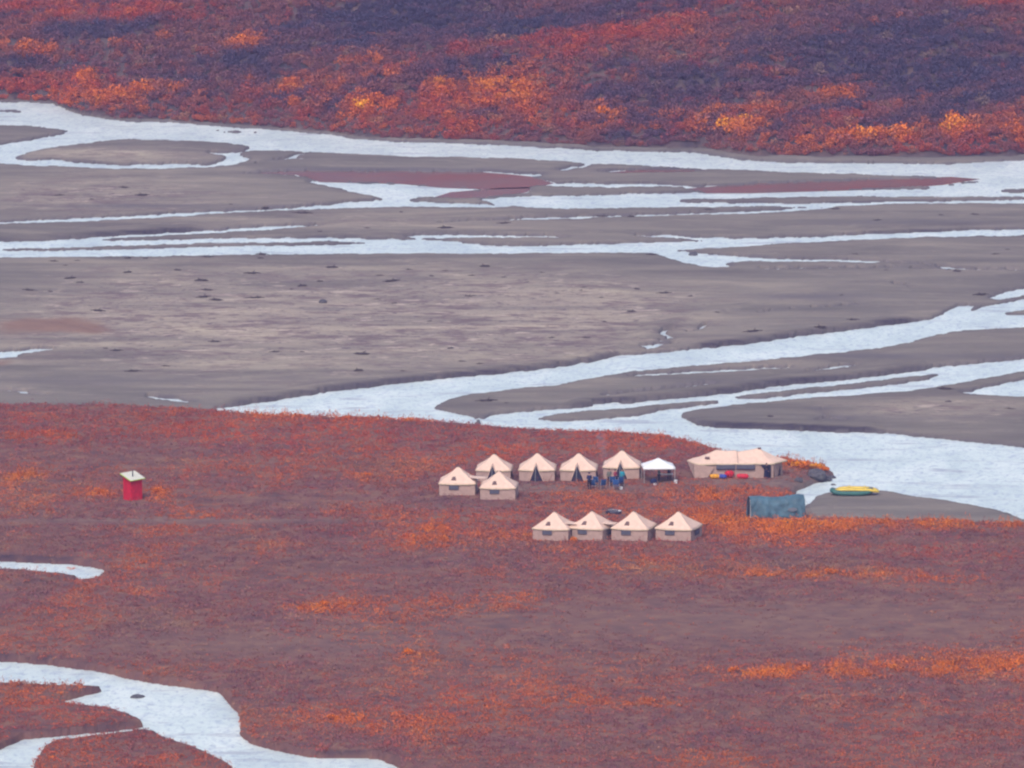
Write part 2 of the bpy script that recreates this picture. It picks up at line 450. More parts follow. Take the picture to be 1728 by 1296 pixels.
def hill_h(X, d):
    """height of the far hillside d metres behind its foot"""
    e = np.maximum(d, 0)
    e = 110 * (1 - np.exp(-e / 110.0)) * 1.0
    warp = (fbm(X * 0.035 + d * 0.02, d * 0.05 - X * 0.016, 41, 3) - 0.5)
    gull = fbm((X - d * 1.2) * 0.045, (X + d) * 0.012, 77, 3) - 0.5
    return 0.9 * sstep(0, 3.5, d) + 0.40 * np.maximum(e - 2.0, 0) + (warp * 5.0 + gull * 4.0) * sstep(4, 30, d) + 0.5 * (fbm(X * .4, d * .4, 5, 3) - .5) * sstep(0, 4, d)

def terrain(X, Y):
    px, py = project(X, Y, 0.0)
    n1 = fbm(X * 0.9, Y * 0.22, 11, 4) - 0.5
    n2 = fbm(X * 0.45 + 40, Y * 0.16, 23, 4) - 0.5
    n3 = fbm(X * 2.6, Y * 0.8, 31, 3) - 0.5
    wx = px + n1 * 10; wy = py + n2 * 3.2 + n3 * 1.6
    inside = (py > RY0 + 2)
    n4 = fbm(X * 1.1 + 7, Y * .30, 37, 4) - 0.5
    w = samp(bW, wx, wy); wf = samp(bF, wx, wy); wn_ = samp(bN, wx, wy); wb_ = samp(bB, px, py)
    t = samp(bT, px + n1 * 22, py + n2 * 4); tb = samp(bTB, px, py)
    calm = samp(bC, wx, wy)
    w = np.maximum(.5 * w + .5 * wf, .88 * w) + 1.45 * n4 * (1 - .7 * t) * (4 * wf * (1 - wf)).clip(0, 1)
    foot = np.interp(X, FXX, FYY) + 2.2 * (fbm(X * .35, X * 0, 91, 3) - .5) * 2
    d = Y - foot
    hm = sstep(-0.5, 1.0, d)
    bars = 0.07 + 0.32 * (1 - wn_) * (1 - 0.6 * wb_) + 0.22 * (fbm(X * .10, Y * .05, 3, 4) - .45) * (1 - wn_) + 0.05 * (fbm(X * .9, Y * .5, 8, 3) - .5)
    bars = np.maximum(bars, 0.03) + .30 * samp(bCut, px + n1 * 10, py + n2 * 3.2)
    tund = 0.30 + 0.52 * sstep(0.15, 0.75, tb) * (1 - 0.75 * wn_) * (1 - 0.45 * wb_) + 0.28 * (fbm(X * .07, Y * .05, 51, 4) - .5) + 0.10 * (fbm(X * .8, Y * .6, 52, 3) - .5)
    land = bars * (1 - t) + tund * t
    h = land
    # carve the channels
    bed = -0.35
    k = sstep(0.36, 0.64, w)
    h = h * (1 - k) + bed * k
    hh = hill_h(X, d)
    h = np.where(d > -0.5, h * (1 - hm) + np.maximum(hh, 0.05) * hm, h)
    wet = np.clip(wn_ * 1.6, 0, 1) * (1 - t) * (1 - hm)
    return h, np.clip(t, 0, 1) * (1 - hm), wet, hm, calm, w

# ------------------------------------------------------------------ ground sheet
xs_core = np.arange(-86, 86.01, 0.16)
xs = np.concatenate([[-3000, -1800, -1000, -600, -350, -220, -150, -120, -100, -92], xs_core, [92, 100, 120, 150, 220, 350, 600, 1000, 1800, 3000]])
pys = np.arange(1440, 167, -1.4)
ys_core = np.array([unproj(CX, p)[1] for p in pys])
y_end = ys_core[-1]
ys_hill = y_end + np.arange(1, 80) * 1.0
ys = np.concatenate([[-400, -100, 150, 350, 500, 600, 660, 700], ys_core[ys_core > 705], ys_hill, y_end + 80 + np.array([4, 10, 20, 35, 60, 100, 160, 260, 420, 700, 1200, 2000, 3000])])
GX, GY = np.meshgrid(xs, ys)
GH, gT, gWet, gHill, gCalm, gW = terrain(GX, GY)
def height(X, Y):
    X = np.asarray(X, float); Y = np.asarray(Y, float)
    ix = np.clip(np.searchsorted(xs, X) - 1, 0, len(xs) - 2); iy = np.clip(np.searchsorted(ys, Y) - 1, 0, len(ys) - 2)
    fx = np.clip((X - xs[ix]) / (xs[ix + 1] - xs[ix]), 0, 1); fy = np.clip((Y - ys[iy]) / (ys[iy + 1] - ys[iy]), 0, 1)
    return (GH[iy, ix] * (1 - fx) + GH[iy, ix + 1] * fx) * (1 - fy) + (GH[iy + 1, ix] * (1 - fx) + GH[iy + 1, ix + 1] * fx) * fy
def gval(A, X, Y):
    ix = np.clip(np.searchsorted(xs, X), 0, len(xs) - 1); iy = np.clip(np.searchsorted(ys, Y), 0, len(ys) - 1)
    return A[iy, ix]
def on_ground(px, py, z0=0.8):
    """first point where the sight line through a photo pixel meets the ground"""
    d = ray(px, py)
    t = np.arange(700.0, 1700.0, 0.5)
    def gap(t): return CAMH + d[2] * t - height(d[0] * t, d[1] * t)
    i = int(np.argmax(gap(t) <= 0))
    lo, hi = t[max(i - 1, 0)], t[i]
    for _ in range(20):
        m = .5 * (lo + hi)
        if float(gap(np.array([m]))[0]) <= 0: hi = m
        else: lo = m
    x, y = d[0] * hi, d[1] * hi
    return Vector((x, y, float(height(x, y))))

# coloured ground patches, photo pixels: (x, y, rx, ry, amount)
def patches(lst, px, py):
    s = np.zeros_like(px)
    for x, y, rx, ry, a in lst:
        s = s + a * np.exp(-((px - x) / rx) ** 2 - ((py - y) / ry) ** 2)
    return s
gpx, gpy = project(GX, GY, GH)
rust = patches([(60, 548, 110, 14, 1.2), (150, 556, 50, 8, .6), (0, 612, 30, 8, .6)], gpx, gpy) * (1 - gT) * (1 - gHill)
rust = sstep(0.2, 0.9, rust + .8 * (fbm(GX * .25, GY * .12, 631, 4) - .5)) * .85
tread = patches([(990, 822, 150, 8, .55), (1240, 812, 90, 6, .6), (1330, 812, 50, 14, 1.2), (870, 822, 60, 8, .7), (800, 856, 220, 5, .5), (300, 877, 330, 3.5, .8), (1190, 855, 90, 6, .5), (1300, 1045, 500, 40, .35), (480, 1085, 320, 25, .3)], gpx, gpy)
tread = np.clip(tread, 0, 1)

def ground_mat():
    m, nt, p, o = mat_new('ground'); n = N(nt)
    a = n.node('ShaderNodeAttribute', attribute_name='mask'); s = n.node('ShaderNodeSeparateColor')
    n.L(a.outputs['Color'], s.inputs['Color'])
    b = n.node('ShaderNodeAttribute', attribute_name='mask2'); s2 = n.node('ShaderNodeSeparateColor')
    n.L(b.outputs['Color'], s2.inputs['Color'])
    # gravel and silt
    v1 = n.coord(0.045, 0.13, 1); v2 = n.coord(0.22, 0.32, 1); v3 = n.coord(1, 1, 1)
    b3 = n.node('ShaderNodeAttribute', attribute_name='mask3'); s3 = n.node('ShaderNodeSeparateColor')
    n.L(b3.outputs['Color'], s3.inputs['Color'])
    streak = n.noise(v1, 1.0, 6, 0.6, 0.6)
    cool = n.ramp(streak, [(0.32, (0.16, 0.142, 0.125)), (0.5, (0.215, 0.188, 0.158)), (0.68, (0.285, 0.243, 0.195))])
    hot = n.ramp(streak, [(0.32, (0.235, 0.195, 0.165)), (0.46, (0.345, 0.285, 0.225)), (0.60, (0.45, 0.37, 0.275)), (0.72, (0.60, 0.50, 0.345))])
    g = n.mix(s3.outputs['Red'], cool, hot)
    f2 = n.noise(v2, 1.0, 6, 0.65)
    sp = n.mix(n.ramp(f2, [(0.49, 0.0), (0.62, 0.85)]), g, (0.18, 0.125, 0.125))
    sp = n.mix(n.ramp(n.noise(v2, 1.3, 5, 0.6, 0.5), [(0.58, 0.0), (0.68, 0.8)]), sp, (0.60, 0.48, 0.38))
    sp = n.mix(n.ramp(n.noise(v3, 0.9, 5, 0.7), [(0.55, 0.0), (0.66, 0.85)]), sp, (0.11, 0.075, 0.10))
    zone = n.ramp(s3.outputs['Red'], [(0.15, 0.15), (0.7, 0.9)])
    g = n.mix(zone, g, sp)
    g = n.mix(n.ramp(n.noise(v3, 7.0, 3, 0.7), [(0.4, 0.0), (0.7, 0.25)]), g, (0.14, 0.12, 0.13))
    wet = n.mix(n.ramp(s.outputs['Red'], [(0.15, 0.0), (0.8, 0.8)]), g, (0.14, 0.125, 0.13))
    ru = n.mix(s.outputs['Blue'], wet, (0.26, 0.155, 0.115))
    # tundra soil and moss
    t = n.ramp(n.noise(v3, 0.35, 6, 0.65), [(0.3, (0.12, 0.07, 0.07)), (0.5, (0.20, 0.10, 0.082)), (0.7, (0.27, 0.15, 0.10))])
    tr = n.ramp(n.noise(v3, 0.8, 5, 0.6), [(0.3, (0.16, 0.10, 0.095)), (0.7, (0.27, 0.185, 0.14))])
    t = n.mix(s2.outputs['Red'], t, tr)
    c = n.mix(s.outputs['Green'], ru, t)
    hl = n.ramp(n.noise(v3, 0.18, 6, 0.65), [(0.3, (0.05, 0.045, 0.06)), (0.5, (0.10, 0.075, 0.075)), (0.7, (0.16, 0.10, 0.085))])
    # open bank of silt at the foot of the hill
    c = n.mix(s2.outputs['Green'], c, hl)
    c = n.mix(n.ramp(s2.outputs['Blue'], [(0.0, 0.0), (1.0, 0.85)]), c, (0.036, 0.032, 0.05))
    n.L(c, p.inputs['Base Color'])
    p.inputs['Roughness'].default_value = 1.0; p.inputs['Specular IOR Level'].default_value = 0.03
    n.L(n.bump(n.noise(v3, 2.5, 6, 0.7), 0.7, 0.12), p.inputs['Normal'])
    return m
M['ground'] = ground_mat()
nx, ny = len(xs), len(ys)
idx = np.arange(nx * ny).reshape(ny, nx)
faces = np.stack([idx[:-1, :-1], idx[:-1, 1:], idx[1:, 1:], idx[1:, :-1]], -1).reshape(-1, 4)
verts = np.stack([GX, GY, GH], -1).reshape(-1, 3)
# steep cut faces of the banks are bare wet soil
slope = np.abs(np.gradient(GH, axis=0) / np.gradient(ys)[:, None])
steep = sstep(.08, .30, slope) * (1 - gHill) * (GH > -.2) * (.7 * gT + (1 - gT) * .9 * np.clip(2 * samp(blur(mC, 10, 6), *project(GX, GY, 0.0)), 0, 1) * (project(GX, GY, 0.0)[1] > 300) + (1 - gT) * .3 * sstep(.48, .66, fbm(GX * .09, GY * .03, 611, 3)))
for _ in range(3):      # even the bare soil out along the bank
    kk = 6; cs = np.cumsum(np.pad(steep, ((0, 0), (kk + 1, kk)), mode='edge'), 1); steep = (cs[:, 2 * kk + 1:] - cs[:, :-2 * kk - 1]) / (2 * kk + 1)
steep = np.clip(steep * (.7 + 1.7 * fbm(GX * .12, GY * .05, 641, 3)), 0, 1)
wetv = np.clip(gWet + patches([(1560, 600, 220, 6, .9), (1250, 643, 260, 7, .5), (700, 288, 360, 7, .6), (250, 347, 220, 5, .6), (560, 521, 70, 5, .7), (1360, 500, 160, 7, .7), (470, 640, 220, 12, .4), (1500, 705, 200, 6, .5), (1500, 375, 200, 6, .6), (900, 520, 160, 5, .4), (150, 640, 160, 10, .5)], gpx, gpy) * (.3 + 1.4 * fbm(GX * .08, GY * .10, 651, 3)) * (1 - gT) * (1 - gHill), 0, 1)
warm = patches([(480, 540, 560, 80, 1.0), (150, 330, 260, 40, .7), (930, 530, 190, 60, .7), (1580, 690, 160, 22, .6), (230, 258, 150, 14, .6), (600, 368, 300, 20, .4), (1250, 600, 200, 12, .3)], gpx, gpy)
warm = np.clip(warm + .5 * (fbm(GX * .06, GY * .05, 621, 4) - .5), 0, 1)
hillv = sstep(0.02, .2, GH) * gHill
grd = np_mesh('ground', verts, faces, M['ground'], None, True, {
    'mask': np.stack([wetv, gT, rust], -1).reshape(-1, 3),
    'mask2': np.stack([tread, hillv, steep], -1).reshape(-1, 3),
    'mask3': np.stack([warm, warm * 0, warm * 0], -1).reshape(-1, 3)})
tag(grd, 'gravel river flats, red tundra and the far hillside as one ground', 'ground', kind='structure')

# ------------------------------------------------------------------ water
def water_mat(name, still=False):
    m, nt, p, o = mat_new(name); n = N(nt)
    if still:
        n.L(n.ramp(n.noise(n.coord(.12, .12, 1), 1.0, 5), [(0.35, (0.24, 0.070, 0.042)), (0.65, (0.20, 0.10, 0.075))]), p.inputs['Base Color'])  # red base colour paints in the reflection of the hillside
        p.inputs['Roughness'].default_value = 0.25; p.inputs['IOR'].default_value = 1.33
        v = n.coord(0.6, 0.25, 1)
        n.L(n.bump(n.noise(v, 2.0, 3), 0.25, 0.02), p.inputs['Normal'])
        return m
    v = n.coord(0.25, 0.12, 1); v2 = n.coord(.9, 0.42, 1)
    big = n.noise(v, 0.55, 4, 0.6, 0.8)
    fine = n.noise(v2, 1.0, 6, 0.7, 0.6)
    c = n.ramp(big, [(0.36, (0.62, 0.70, 0.66)), (0.5, (0.71, 0.79, 0.73)), (0.64, (0.80, 0.86, 0.79))])
    c = n.mix(n.ramp(fine, [(0.52, 0.0), (0.68, 0.6)]), c, (0.36, 0.42, 0.52))
    at = n.node('ShaderNodeAttribute', attribute_name='depth'); sh = n.node('ShaderNodeSeparateColor'); n.L(at.outputs['Color'], sh.inputs['Color'])
    shl = n.node('ShaderNodeMath', operation='ADD'); n.L(sh.outputs['Red'], shl.inputs[0]); n.L(n.ramp(fine, [(0.3, -.0), (0.7, .45)]), shl.inputs[1])
    c = n.mix(n.ramp(shl.outputs[0], [(0.42, 0.6), (0.80, 0.0)]), c, (0.40, 0.42, 0.44))
    mud = n.noise(n.coord(.10, .34, 1), 1.0, 6, 0.68, 0.5)
    c = n.mix(n.ramp(mud, [(0.56, 0.0), (0.66, 0.7)]), c, (0.36, 0.37, 0.41))
    fl = n.noise(n.coord(1.7, 0.75, 1), 1.0, 5, 0.7, 0.3)
    c = n.mix(n.ramp(fl, [(0.53, 0.0), (0.68, 0.75)]), c, (0.30, 0.37, 0.46))
    n.L(c, p.inputs['Base Color'])
    p.inputs['Roughness'].default_value = 0.35; p.inputs['IOR'].default_value = 1.33
    n.L(n.bump(fine, 0.6, 0.25), p.inputs['Normal'])
    return m
M['water'] = water_mat('water'); M['still_water'] = water_mat('still_water', True)
cx_i = np.concatenate([np.arange(0, 10), np.arange(10, nx - 10, 4), np.arange(nx - 10, nx)]); cy_i = np.concatenate([np.arange(3, 8), np.arange(8, len(ys) - 13, 2), np.arange(len(ys) - 13, len(ys) - 8)])
RXg, RYg = np.meshgrid(xs[cx_i], ys[cy_i])
rpx, rpy = project(RXg, RYg, 0.0)
dep = np.where((rpy > RY0 + 2) & (rpx > RX0 + 2) & (rpx < RX1 - 2), samp(bN, rpx, rpy), 1.0)
ridx = np.arange(dep.size).reshape(dep.shape)
river = np_mesh('river', np.stack([RXg, RYg, RXg * 0], -1).reshape(-1, 3), np.stack([ridx[:-1, :-1], ridx[:-1, 1:], ridx[1:, 1:], ridx[1:, :-1]], -1).reshape(-1, 4), M['water'], None, True, {'depth': np.stack([dep, dep, dep], -1).reshape(-1, 3)})
tag(river, 'pale braided river in shallow channels over the gravel flats', 'river', kind='structure')
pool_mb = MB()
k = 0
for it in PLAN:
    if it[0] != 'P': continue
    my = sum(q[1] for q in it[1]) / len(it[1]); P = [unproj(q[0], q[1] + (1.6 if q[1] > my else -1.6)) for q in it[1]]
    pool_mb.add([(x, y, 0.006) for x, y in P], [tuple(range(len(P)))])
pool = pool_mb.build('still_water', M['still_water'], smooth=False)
tag(pool, 'still shallow pools with the red hillside reflection painted into their colour', 'water', kind='structure')

# ------------------------------------------------------------------ vegetation
def leaf_protos(kind, count, quads, seed):
    r = np.random.default_rng(seed); out = []
    for _ in range(count):
        V = []
        for q in range(quads):
            if kind == 'low':        # cushion of small leaves, unit radius
                a = r.uniform(0, 6.283); rad = math.sqrt(r.uniform(0, 1)); z = r.uniform(0.05, 1.0) * (1 - 0.5 * rad)
                c = np.array([rad * math.cos(a), rad * math.sin(a), z]); s = r.uniform(0.14, 0.30)
            elif kind == 'tall':     # upright sprays
                a = r.uniform(0, 6.283); rad = math.sqrt(r.uniform(0, 1)) * .7; z = r.uniform(0.1, 1.0)
                c = np.array([rad * math.cos(a), rad * math.sin(a), z * 1.5]); s = r.uniform(0.08, 0.2)
            else:                    # rounded shrub with several heads
                h = q % 6
                rr = np.random.default_rng(seed * 31 + h + _ * 7)
                hc = np.array([rr.uniform(-.6, .6), rr.uniform(-.6, .6), rr.uniform(.35, .8)])
                d = r.normal(size=3); d /= np.linalg.norm(d)
                c = hc + d * np.array([.45, .45, .36]) * r.uniform(.5, 1.0) ** .5
                c[2] = max(c[2], .05); s = r.uniform(0.07, 0.15)
            n = r.normal(size=3) + np.array([0, -.3, .5]); n /= np.linalg.norm(n)
            t = np.cross(n, r.normal(size=3)); t /= np.linalg.norm(t); b = np.cross(n, t)
            if kind == 'tall':
                t = np.array([r.normal() * .35, r.normal() * .35, 1.0]); t /= np.linalg.norm(t)
                b = np.cross(t, r.normal(size=3)); b /= np.linalg.norm(b); t = t * 1.7; b = b * .6
            e = r.uniform(.55, .8)
            V += [c - t * s - b * s * e * .6, c + t * s * .2 - b * s * e, c + t * s, c - t * s * .2 + b * s * e]
        out.append(np.array(V))
    return np.array(out)          # (count, quads*4, 3)
def scatter(pos, scale, sz, col, protos, jitter, r):
    n = len(pos); k = r.integers(0, len(protos), n); P = protos[k]          # n, q4, 3
    a = r.uniform(0, 6.283, n); c, s = np.cos(a)[:, None], np.sin(a)[:, None]
    x = (P[..., 0] * c - P[..., 1] * s) * scale[:, None] + pos[:, None, 0]
    y = (P[..., 0] * s + P[..., 1] * c) * scale[:, None] + pos[:, None, 1]
    z = P[..., 2] * sz[:, None] + pos[:, None, 2]
    V = np.stack([x, y, z], -1).reshape(-1, 3)
    q = P.shape[1] // 4
    j = 1 + jitter * r.normal(size=(n, q, 1, 1)).clip(-2, 2)
    C = np.broadcast_to(col[:, None, None, :] * j, (n, q, 4, 3)).reshape(-1, 3).clip(0.004, .9)
    F = np.arange(len(V)).reshape(-1, 4)
    return V, F, C
PAL = {k: np.array(v) for k, v in dict(
    mauve=(.25, .108, .088), plum=(.175, .088, .120), dark=(.052, .062, .115), red=(.46, .058, .034),
    rust=(.52, .12, .040), orange=(.74, .18, .018), gold=(.90, .32, .018), straw=(.38, .25, .14)).items()}
PK = list(PAL)
PA = np.array([PAL[k] for k in PK])
def cellnoise(X, Y, sx, sy, seed):
    jx = X / sx + 1.2 * (vnoise(X / sx * .9, Y / sy * .9, seed + 1) - .5); jy = Y / sy + 1.2 * (vnoise(X / sx * .9 + 9, Y / sy * .9, seed + 2) - .5)
    return _hash(np.floor(jx + .5 * (np.floor(jy) % 2)), np.floor(jy), seed)
def pick_colours(wts, r, u=None):
    W = np.stack([np.maximum(wts.get(k, np.zeros_like(next(iter(wts.values())))), 0) for k in PK], 1)
    W = W / W.sum(1, keepdims=True); cum = W.cumsum(1)
    if u is None: u = r.uniform(size=len(W))
    i = (u[:, None] > cum).sum(1).clip(0, len(PK) - 1)
    blend = (W[..., None] * PA[None]).sum(1)
    return PA[i] * 0.36 + blend * 0.64

T_OR = [(60,732,70,7,.9),(30,800,60,12,.9),(150,812,40,12,.6),(172,832,30,12,.8),(272,828,22,16,.8),(625,802,45,8,1.0),(570,850,36,10,.8),(580,697,150,7,1.7),(710,704,80,6,1.8),(460,692,60,6,1.4),
 (690,880,90,20,.6),(740,905,70,16,.7),(640,860,60,14,.4),(880,850,60,10,.3),(1180,832,70,12,.9),(1130,860,60,12,.5),(1230,880,70,16,1.0),(1330,888,130,9,1.3),(1550,882,240,8,1.5),(1400,964,110,8,1.5),(1560,972,80,7,.5),(1270,962,50,8,.6),
 (1420,1128,240,12,1.1),(1650,1116,140,20,1.2),(1270,1132,90,9,1.2),(1500,1180,160,12,.4),(545,1020,55,11,1.1),(690,1102,46,9,1.0),(610,1212,100,22,.8),(740,1235,60,30,.6),(900,1182,60,9,.6),(1090,1182,60,8,.7),(220,992,60,11,.6),
 (1360,778,50,9,2.0),(800,962,60,7,.6),(1000,950,100,10,.35),(1100,742,100,14,.35),(240,890,80,8,.4),(600,760,80,8,.45),(300,700,200,12,.35),(850,905,80,12,.7),(1010,920,120,10,.5),(1260,1270,120,12,.3),(1660,1240,90,14,.35),(420,1240,60,30,.35),(860,1020,60,8,.4)]
T_RED = [(500,722,600,34,1.1),(1000,745,250,28,1.1),(100,700,260,22,.7),(200,1275,500,36,.25),(1500,1250,400,40,.12),(1500,930,350,22,.4),(800,885,300,24,.4),(100,1205,160,36,.9),(700,1180,160,24,.3)]
T_GREY = [(1150,1050,520,45,1.0),(420,1085,330,24,.8),(990,822,150,6,.95),(1240,811,80,5,.9),(1330,812,45,8,1.6),(300,877,340,4,1.6),(380,840,180,10,.6),(1600,1040,250,50,.7),(500,960,300,30,.4),(200,770,240,16,.5),(620,840,200,12,.5),(1000,1130,260,14,.5)]
def in_tundra(n, r):
    Y = np.sqrt(r.uniform(742 ** 2, 992 ** 2, n)); X = r.uniform(-1, 1, n) * 0.0655 * Y
    return X, Y
def tundra_weights(px, py, X, Y):
    mott = fbm(X * .12, Y * .045, 201, 4); fine = fbm(X * .5, Y * .22, 207, 3)
    lum = sstep(.43, .58, .6 * mott + .4 * fbm(X * .05, Y * .13, 205, 3))
    o = patches(T_OR, px, py) * (0.35 + 1.3 * sstep(.35, .65, fine)) + 0.35 * sstep(.60, .74, mott)
    rd = patches(T_RED, px, py) * (.5 + lum); g = patches(T_GREY, px, py)
    return dict(mauve=.62 + .5 * g, plum=.30 + 1.0 * (1 - lum) + .9 * g, red=.13 + rd * 1.4, rust=.50 + .75 * lum + .9 * rd + .6 * o, orange=.04 + o * 1.8 + .12 * rd, gold=np.maximum(o - .7, 0) * 1.0, straw=.12 + .5 * g + .6 * sstep(.58, .72, fbm(X * .08 + 30, Y * .06, 217, 4)), dark=.06 + .2 * g + .5 * (1 - lum) * sstep(.5, .66, fine)), o, g

OBST = []       # footprints kept clear of plants: (x, y, r)
def clear(X, Y):
    ok = np.ones(len(X), bool)
    for x, y, rx, ry in OBST:
        ok &= (np.abs(X - x) > rx) | (np.abs(Y - y) > ry)
    return ok

# ------------------------------------------------------------------ tents
def loft_roof(eave, ridge, nt_=8, sag=0.0, seed=0, wr=0.0, hollow=1.0):
    """surface between a closed eave loop and ridge points (same count)"""
    mb = MB(); n = len(eave); vs = []
    for j in range(nt_ + 1):
        t = j / nt_
        for i in range(n):
            e, r_ = Vector(eave[i]), Vector(ridge[i])
            h_ = 1 - (1 - t) ** hollow
            p = e.lerp(r_, h_); p.z = e.z + (r_.z - e.z) * t
            p.z -= sag * math.sin(math.pi * t)
            if wr: p.z += wr * (float(vnoise(p.x * 2.2 + seed, p.y * 2.2, seed)) - .5) * math.sin(math.pi * min(1, t + .1))
            vs.append(p)
    fs = [(j * n + i, j * n + (i + 1) % n, (j + 1) * n + (i + 1) % n, (j + 1) * n + i) for j in range(nt_) for i in range(n)]
    mb.add(vs, fs); return mb
def loop_pts(corners, m):
    out = []
    for a, b in zip(corners, corners[1:] + corners[:1]):
        a, b = Vector(a), Vector(b)
        out += [a.lerp(b, k / m) for k in range(m)]
    return out

def wall_panel(mb, a, b, z0, z1, n=10, m=5, seed=0, wr=0.03, lean=0.06):
    a, b = Vector(a), Vector(b); nrm = Vector(((b - a).y, -(b - a).x, 0)).normalized()
    def fn(u, v):
        p = a.lerp(b, u)
        k = (float(fbm(u * 5 + seed * 3, v * 3, seed, 3)) - .5) * 2 * wr
        e = min(1, 6 * u, 6 * (1 - u))
        p = p + nrm * (k * e + lean * (1 - v))
        return (p.x, p.y, z0 + (z1 - z0) * v)
    mb.quadgrid(fn, n, m)

HW, EZ, AZ = 1.85, 1.25, 2.72
TENT_LABELS = []
def make_tent(cx, by, rot, style, label, group, seed, awning=False, sc=1.0, side_window=True):
    """cx, by: photo pixel where the middle of its front foot meets the ground"""
    g = on_ground(cx, by)
    rot = -R(rot)
    dep = HW * (abs(math.cos(rot)) + abs(math.sin(rot))) * sc
    c = Vector((g.x, g.y + dep, 0)); c.z = float(height(c.x, c.y)) - 0.03
    OBST.append((c.x, c.y, dep * .86, dep * .86))
    t = empty('canvas_tent', c, rot); t.scale = (sc, sc, sc)
    tag(t, label, 'tent', group)
    eh = HW + 0.09
    cor = [(-eh, -eh, EZ), (eh, -eh, EZ), (eh, eh, EZ), (-eh, eh, EZ)]
    m = 10
    ev = loop_pts(cor, m)
    for p in ev:       # the hem sags a little between the corners
        k = max(abs(p.x), abs(p.y)); s = min(abs(p.x), abs(p.y)) / eh
        p.z += -0.05 * (1 - s * s) + 0.03 * s ** 6
    rl = 0.15
    rd = [Vector((max(-rl, min(rl, p.x * .4)), max(-.05, min(.05, p.y * .05)), AZ)) for p in ev]
    rb = loft_roof(ev, rd, 12, 0.02, seed, 0.05, 1.22)
    rb.add([(-rl, -.05, AZ), (rl, -.05, AZ), (rl, .05, AZ), (-rl, .05, AZ)], [(0, 1, 2, 3)])
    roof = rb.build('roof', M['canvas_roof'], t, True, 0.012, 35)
    hem = MB()
    n = len(ev); low = [p + Vector((p.x, p.y, 0)).normalized() * .015 - Vector((0, 0, .13)) for p in ev]
    top = [p + Vector((p.x, p.y, 0)).normalized() * .006 for p in ev]
    hem.add([tuple(p) for p in top + low], [(i, (i + 1) % n, n + (i + 1) % n, n + i) for i in range(n)])
    hem.build('hem', M['canvas_hem'], roof, True, 0.008)
    cap = MB()
    for s in (-1, 1):
        cap = MB(); cap.blob((s * rl, 0, AZ + .02), (.06, .08, .09), 2, .05, 1, seed); cap.build('peak_cap', M['strap'], roof)
    wl = MB()
    wc = [(-HW, -HW), (HW, -HW), (HW, HW), (-HW, HW)]
    for i in range(4):
        a, b = wc[i], wc[(i + 1) % 4]
        wall_panel(wl, (*a, 0), (*b, 0), -0.08, EZ + .02, 12, 5, seed + i)
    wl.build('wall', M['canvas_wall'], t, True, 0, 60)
    # guy lines: thin ropes from the four corners
    gl = MB()
    for p in cor:
        q = Vector(p); e = q + Vector((math.copysign(.75, q.x), math.copysign(.75, q.y), -EZ - .05))
        gl = MB(); gl.tube([q, e], .012, 5); gl.build('guy_line', M['strap'], t)
    def window(face, u, w, z0, z1, mat, name='window'):
        d = {'front': (Vector((0, -1, 0)), Vector((1, 0, 0))), 'right': (Vector((1, 0, 0)), Vector((0, 1, 0)))}[face]
        o = d[0] * (HW + .10); wb2 = MB()
        def fn(a, b):
            p = o + d[1] * (u + (a - .5) * w); return (p.x, p.y, z0 + (z1 - z0) * b)
        wb2.quadgrid(fn, 3, 2)
        ob = wb2.build(name, mat, t, False, 0.02)
        fr = MB()
        for a, b in ((0, 0), (1, 0), (1, 1), (0, 1)): pass
        pts = [fn(0, 0), fn(1, 0), fn(1, 1), fn(0, 1)]
        fr.tube([Vector(q) + d[0] * .012 for q in pts], .022, 5, closed=True)
        fr.build('window_frame', M['strap'], ob)
        return ob
    def roof_vent(u, tt, w, hgt):
        zc = EZ + (AZ - EZ) * tt - .02; yc = -(eh + (0.05 - eh) * (1 - (1 - tt) ** 1.22))
        slope = Vector((0, eh - .05, AZ - EZ)).normalized(); nn = Vector((0, -slope.z, slope.y))
        c0 = Vector((u, yc, zc)) + nn * .05; vb = MB()
        a = [c0 + Vector((-w / 2, 0, 0)) - slope * hgt / 2, c0 + Vector((w / 2, 0, 0)) - slope * hgt / 2, c0 + Vector((w * .32, 0, 0)) + slope * hgt / 2, c0 + Vector((-w * .22, 0, 0)) + slope * hgt / 2]
        vb.add([tuple(q) for q in a] + [tuple(q - nn * .07) for q in a], [(0, 1, 2, 3), (7, 6, 5, 4), (0, 4, 5, 1), (1, 5, 6, 2), (2, 6, 7, 3), (3, 7, 4, 0)])
        vb.build('roof_vent', M['strap'], roof, False)
    if style == 'door':
        fx = -0.12; fy = -HW - .16; az = 1.80; hw = .66
        hood = MB()
        back = -1.02
        A = (fx, fy, az); Bk = (fx, back, az + .16)
        Lf, Rt = (fx - hw, fy, 0.0), (fx + hw + .14, fy, 0.0)
        Lb, Rb_ = (fx - hw - .05, -HW - .02, 0.0), (fx + hw + .20, -HW - .02, 0.0)
        Lm, Rm = (fx - .27, -1.75, EZ + .09), (fx + .31, -1.75, EZ + .09)
        hood.add([A, Bk, Lf, Rt, Lb, Rb_, Lm, Rm], [(0, 2, 4), (0, 4, 6), (0, 6, 1), (0, 3, 5), (0, 5, 7), (0, 7, 1)])
        hood.build('door_hood', M['canvas_roof'], t, False, 0.012)
        dr = MB()
        dr.add([(fx, fy - .012, az - .07), (fx - hw + .03, fy - .012, .02), (fx + hw + .11, fy - .012, .02)], [(0, 1, 2)])
        dr.build('doorway', M['door_shade_flap'], t, False, 0.02)  # dark sheet painted as the shade inside the open door
        pl = MB(); pl.tube([(fx - .04, fy - .35, 0), (fx, fy - .02, az + .03)], .022, 6)
        pl.build('pole', M['pole'], t)
        if side_window: window('right', -.6, .9, .45, .95, M['grey_window'])
    else:
        window('front', -.35, 1.0, .62, 1.08, M['grey_window'])
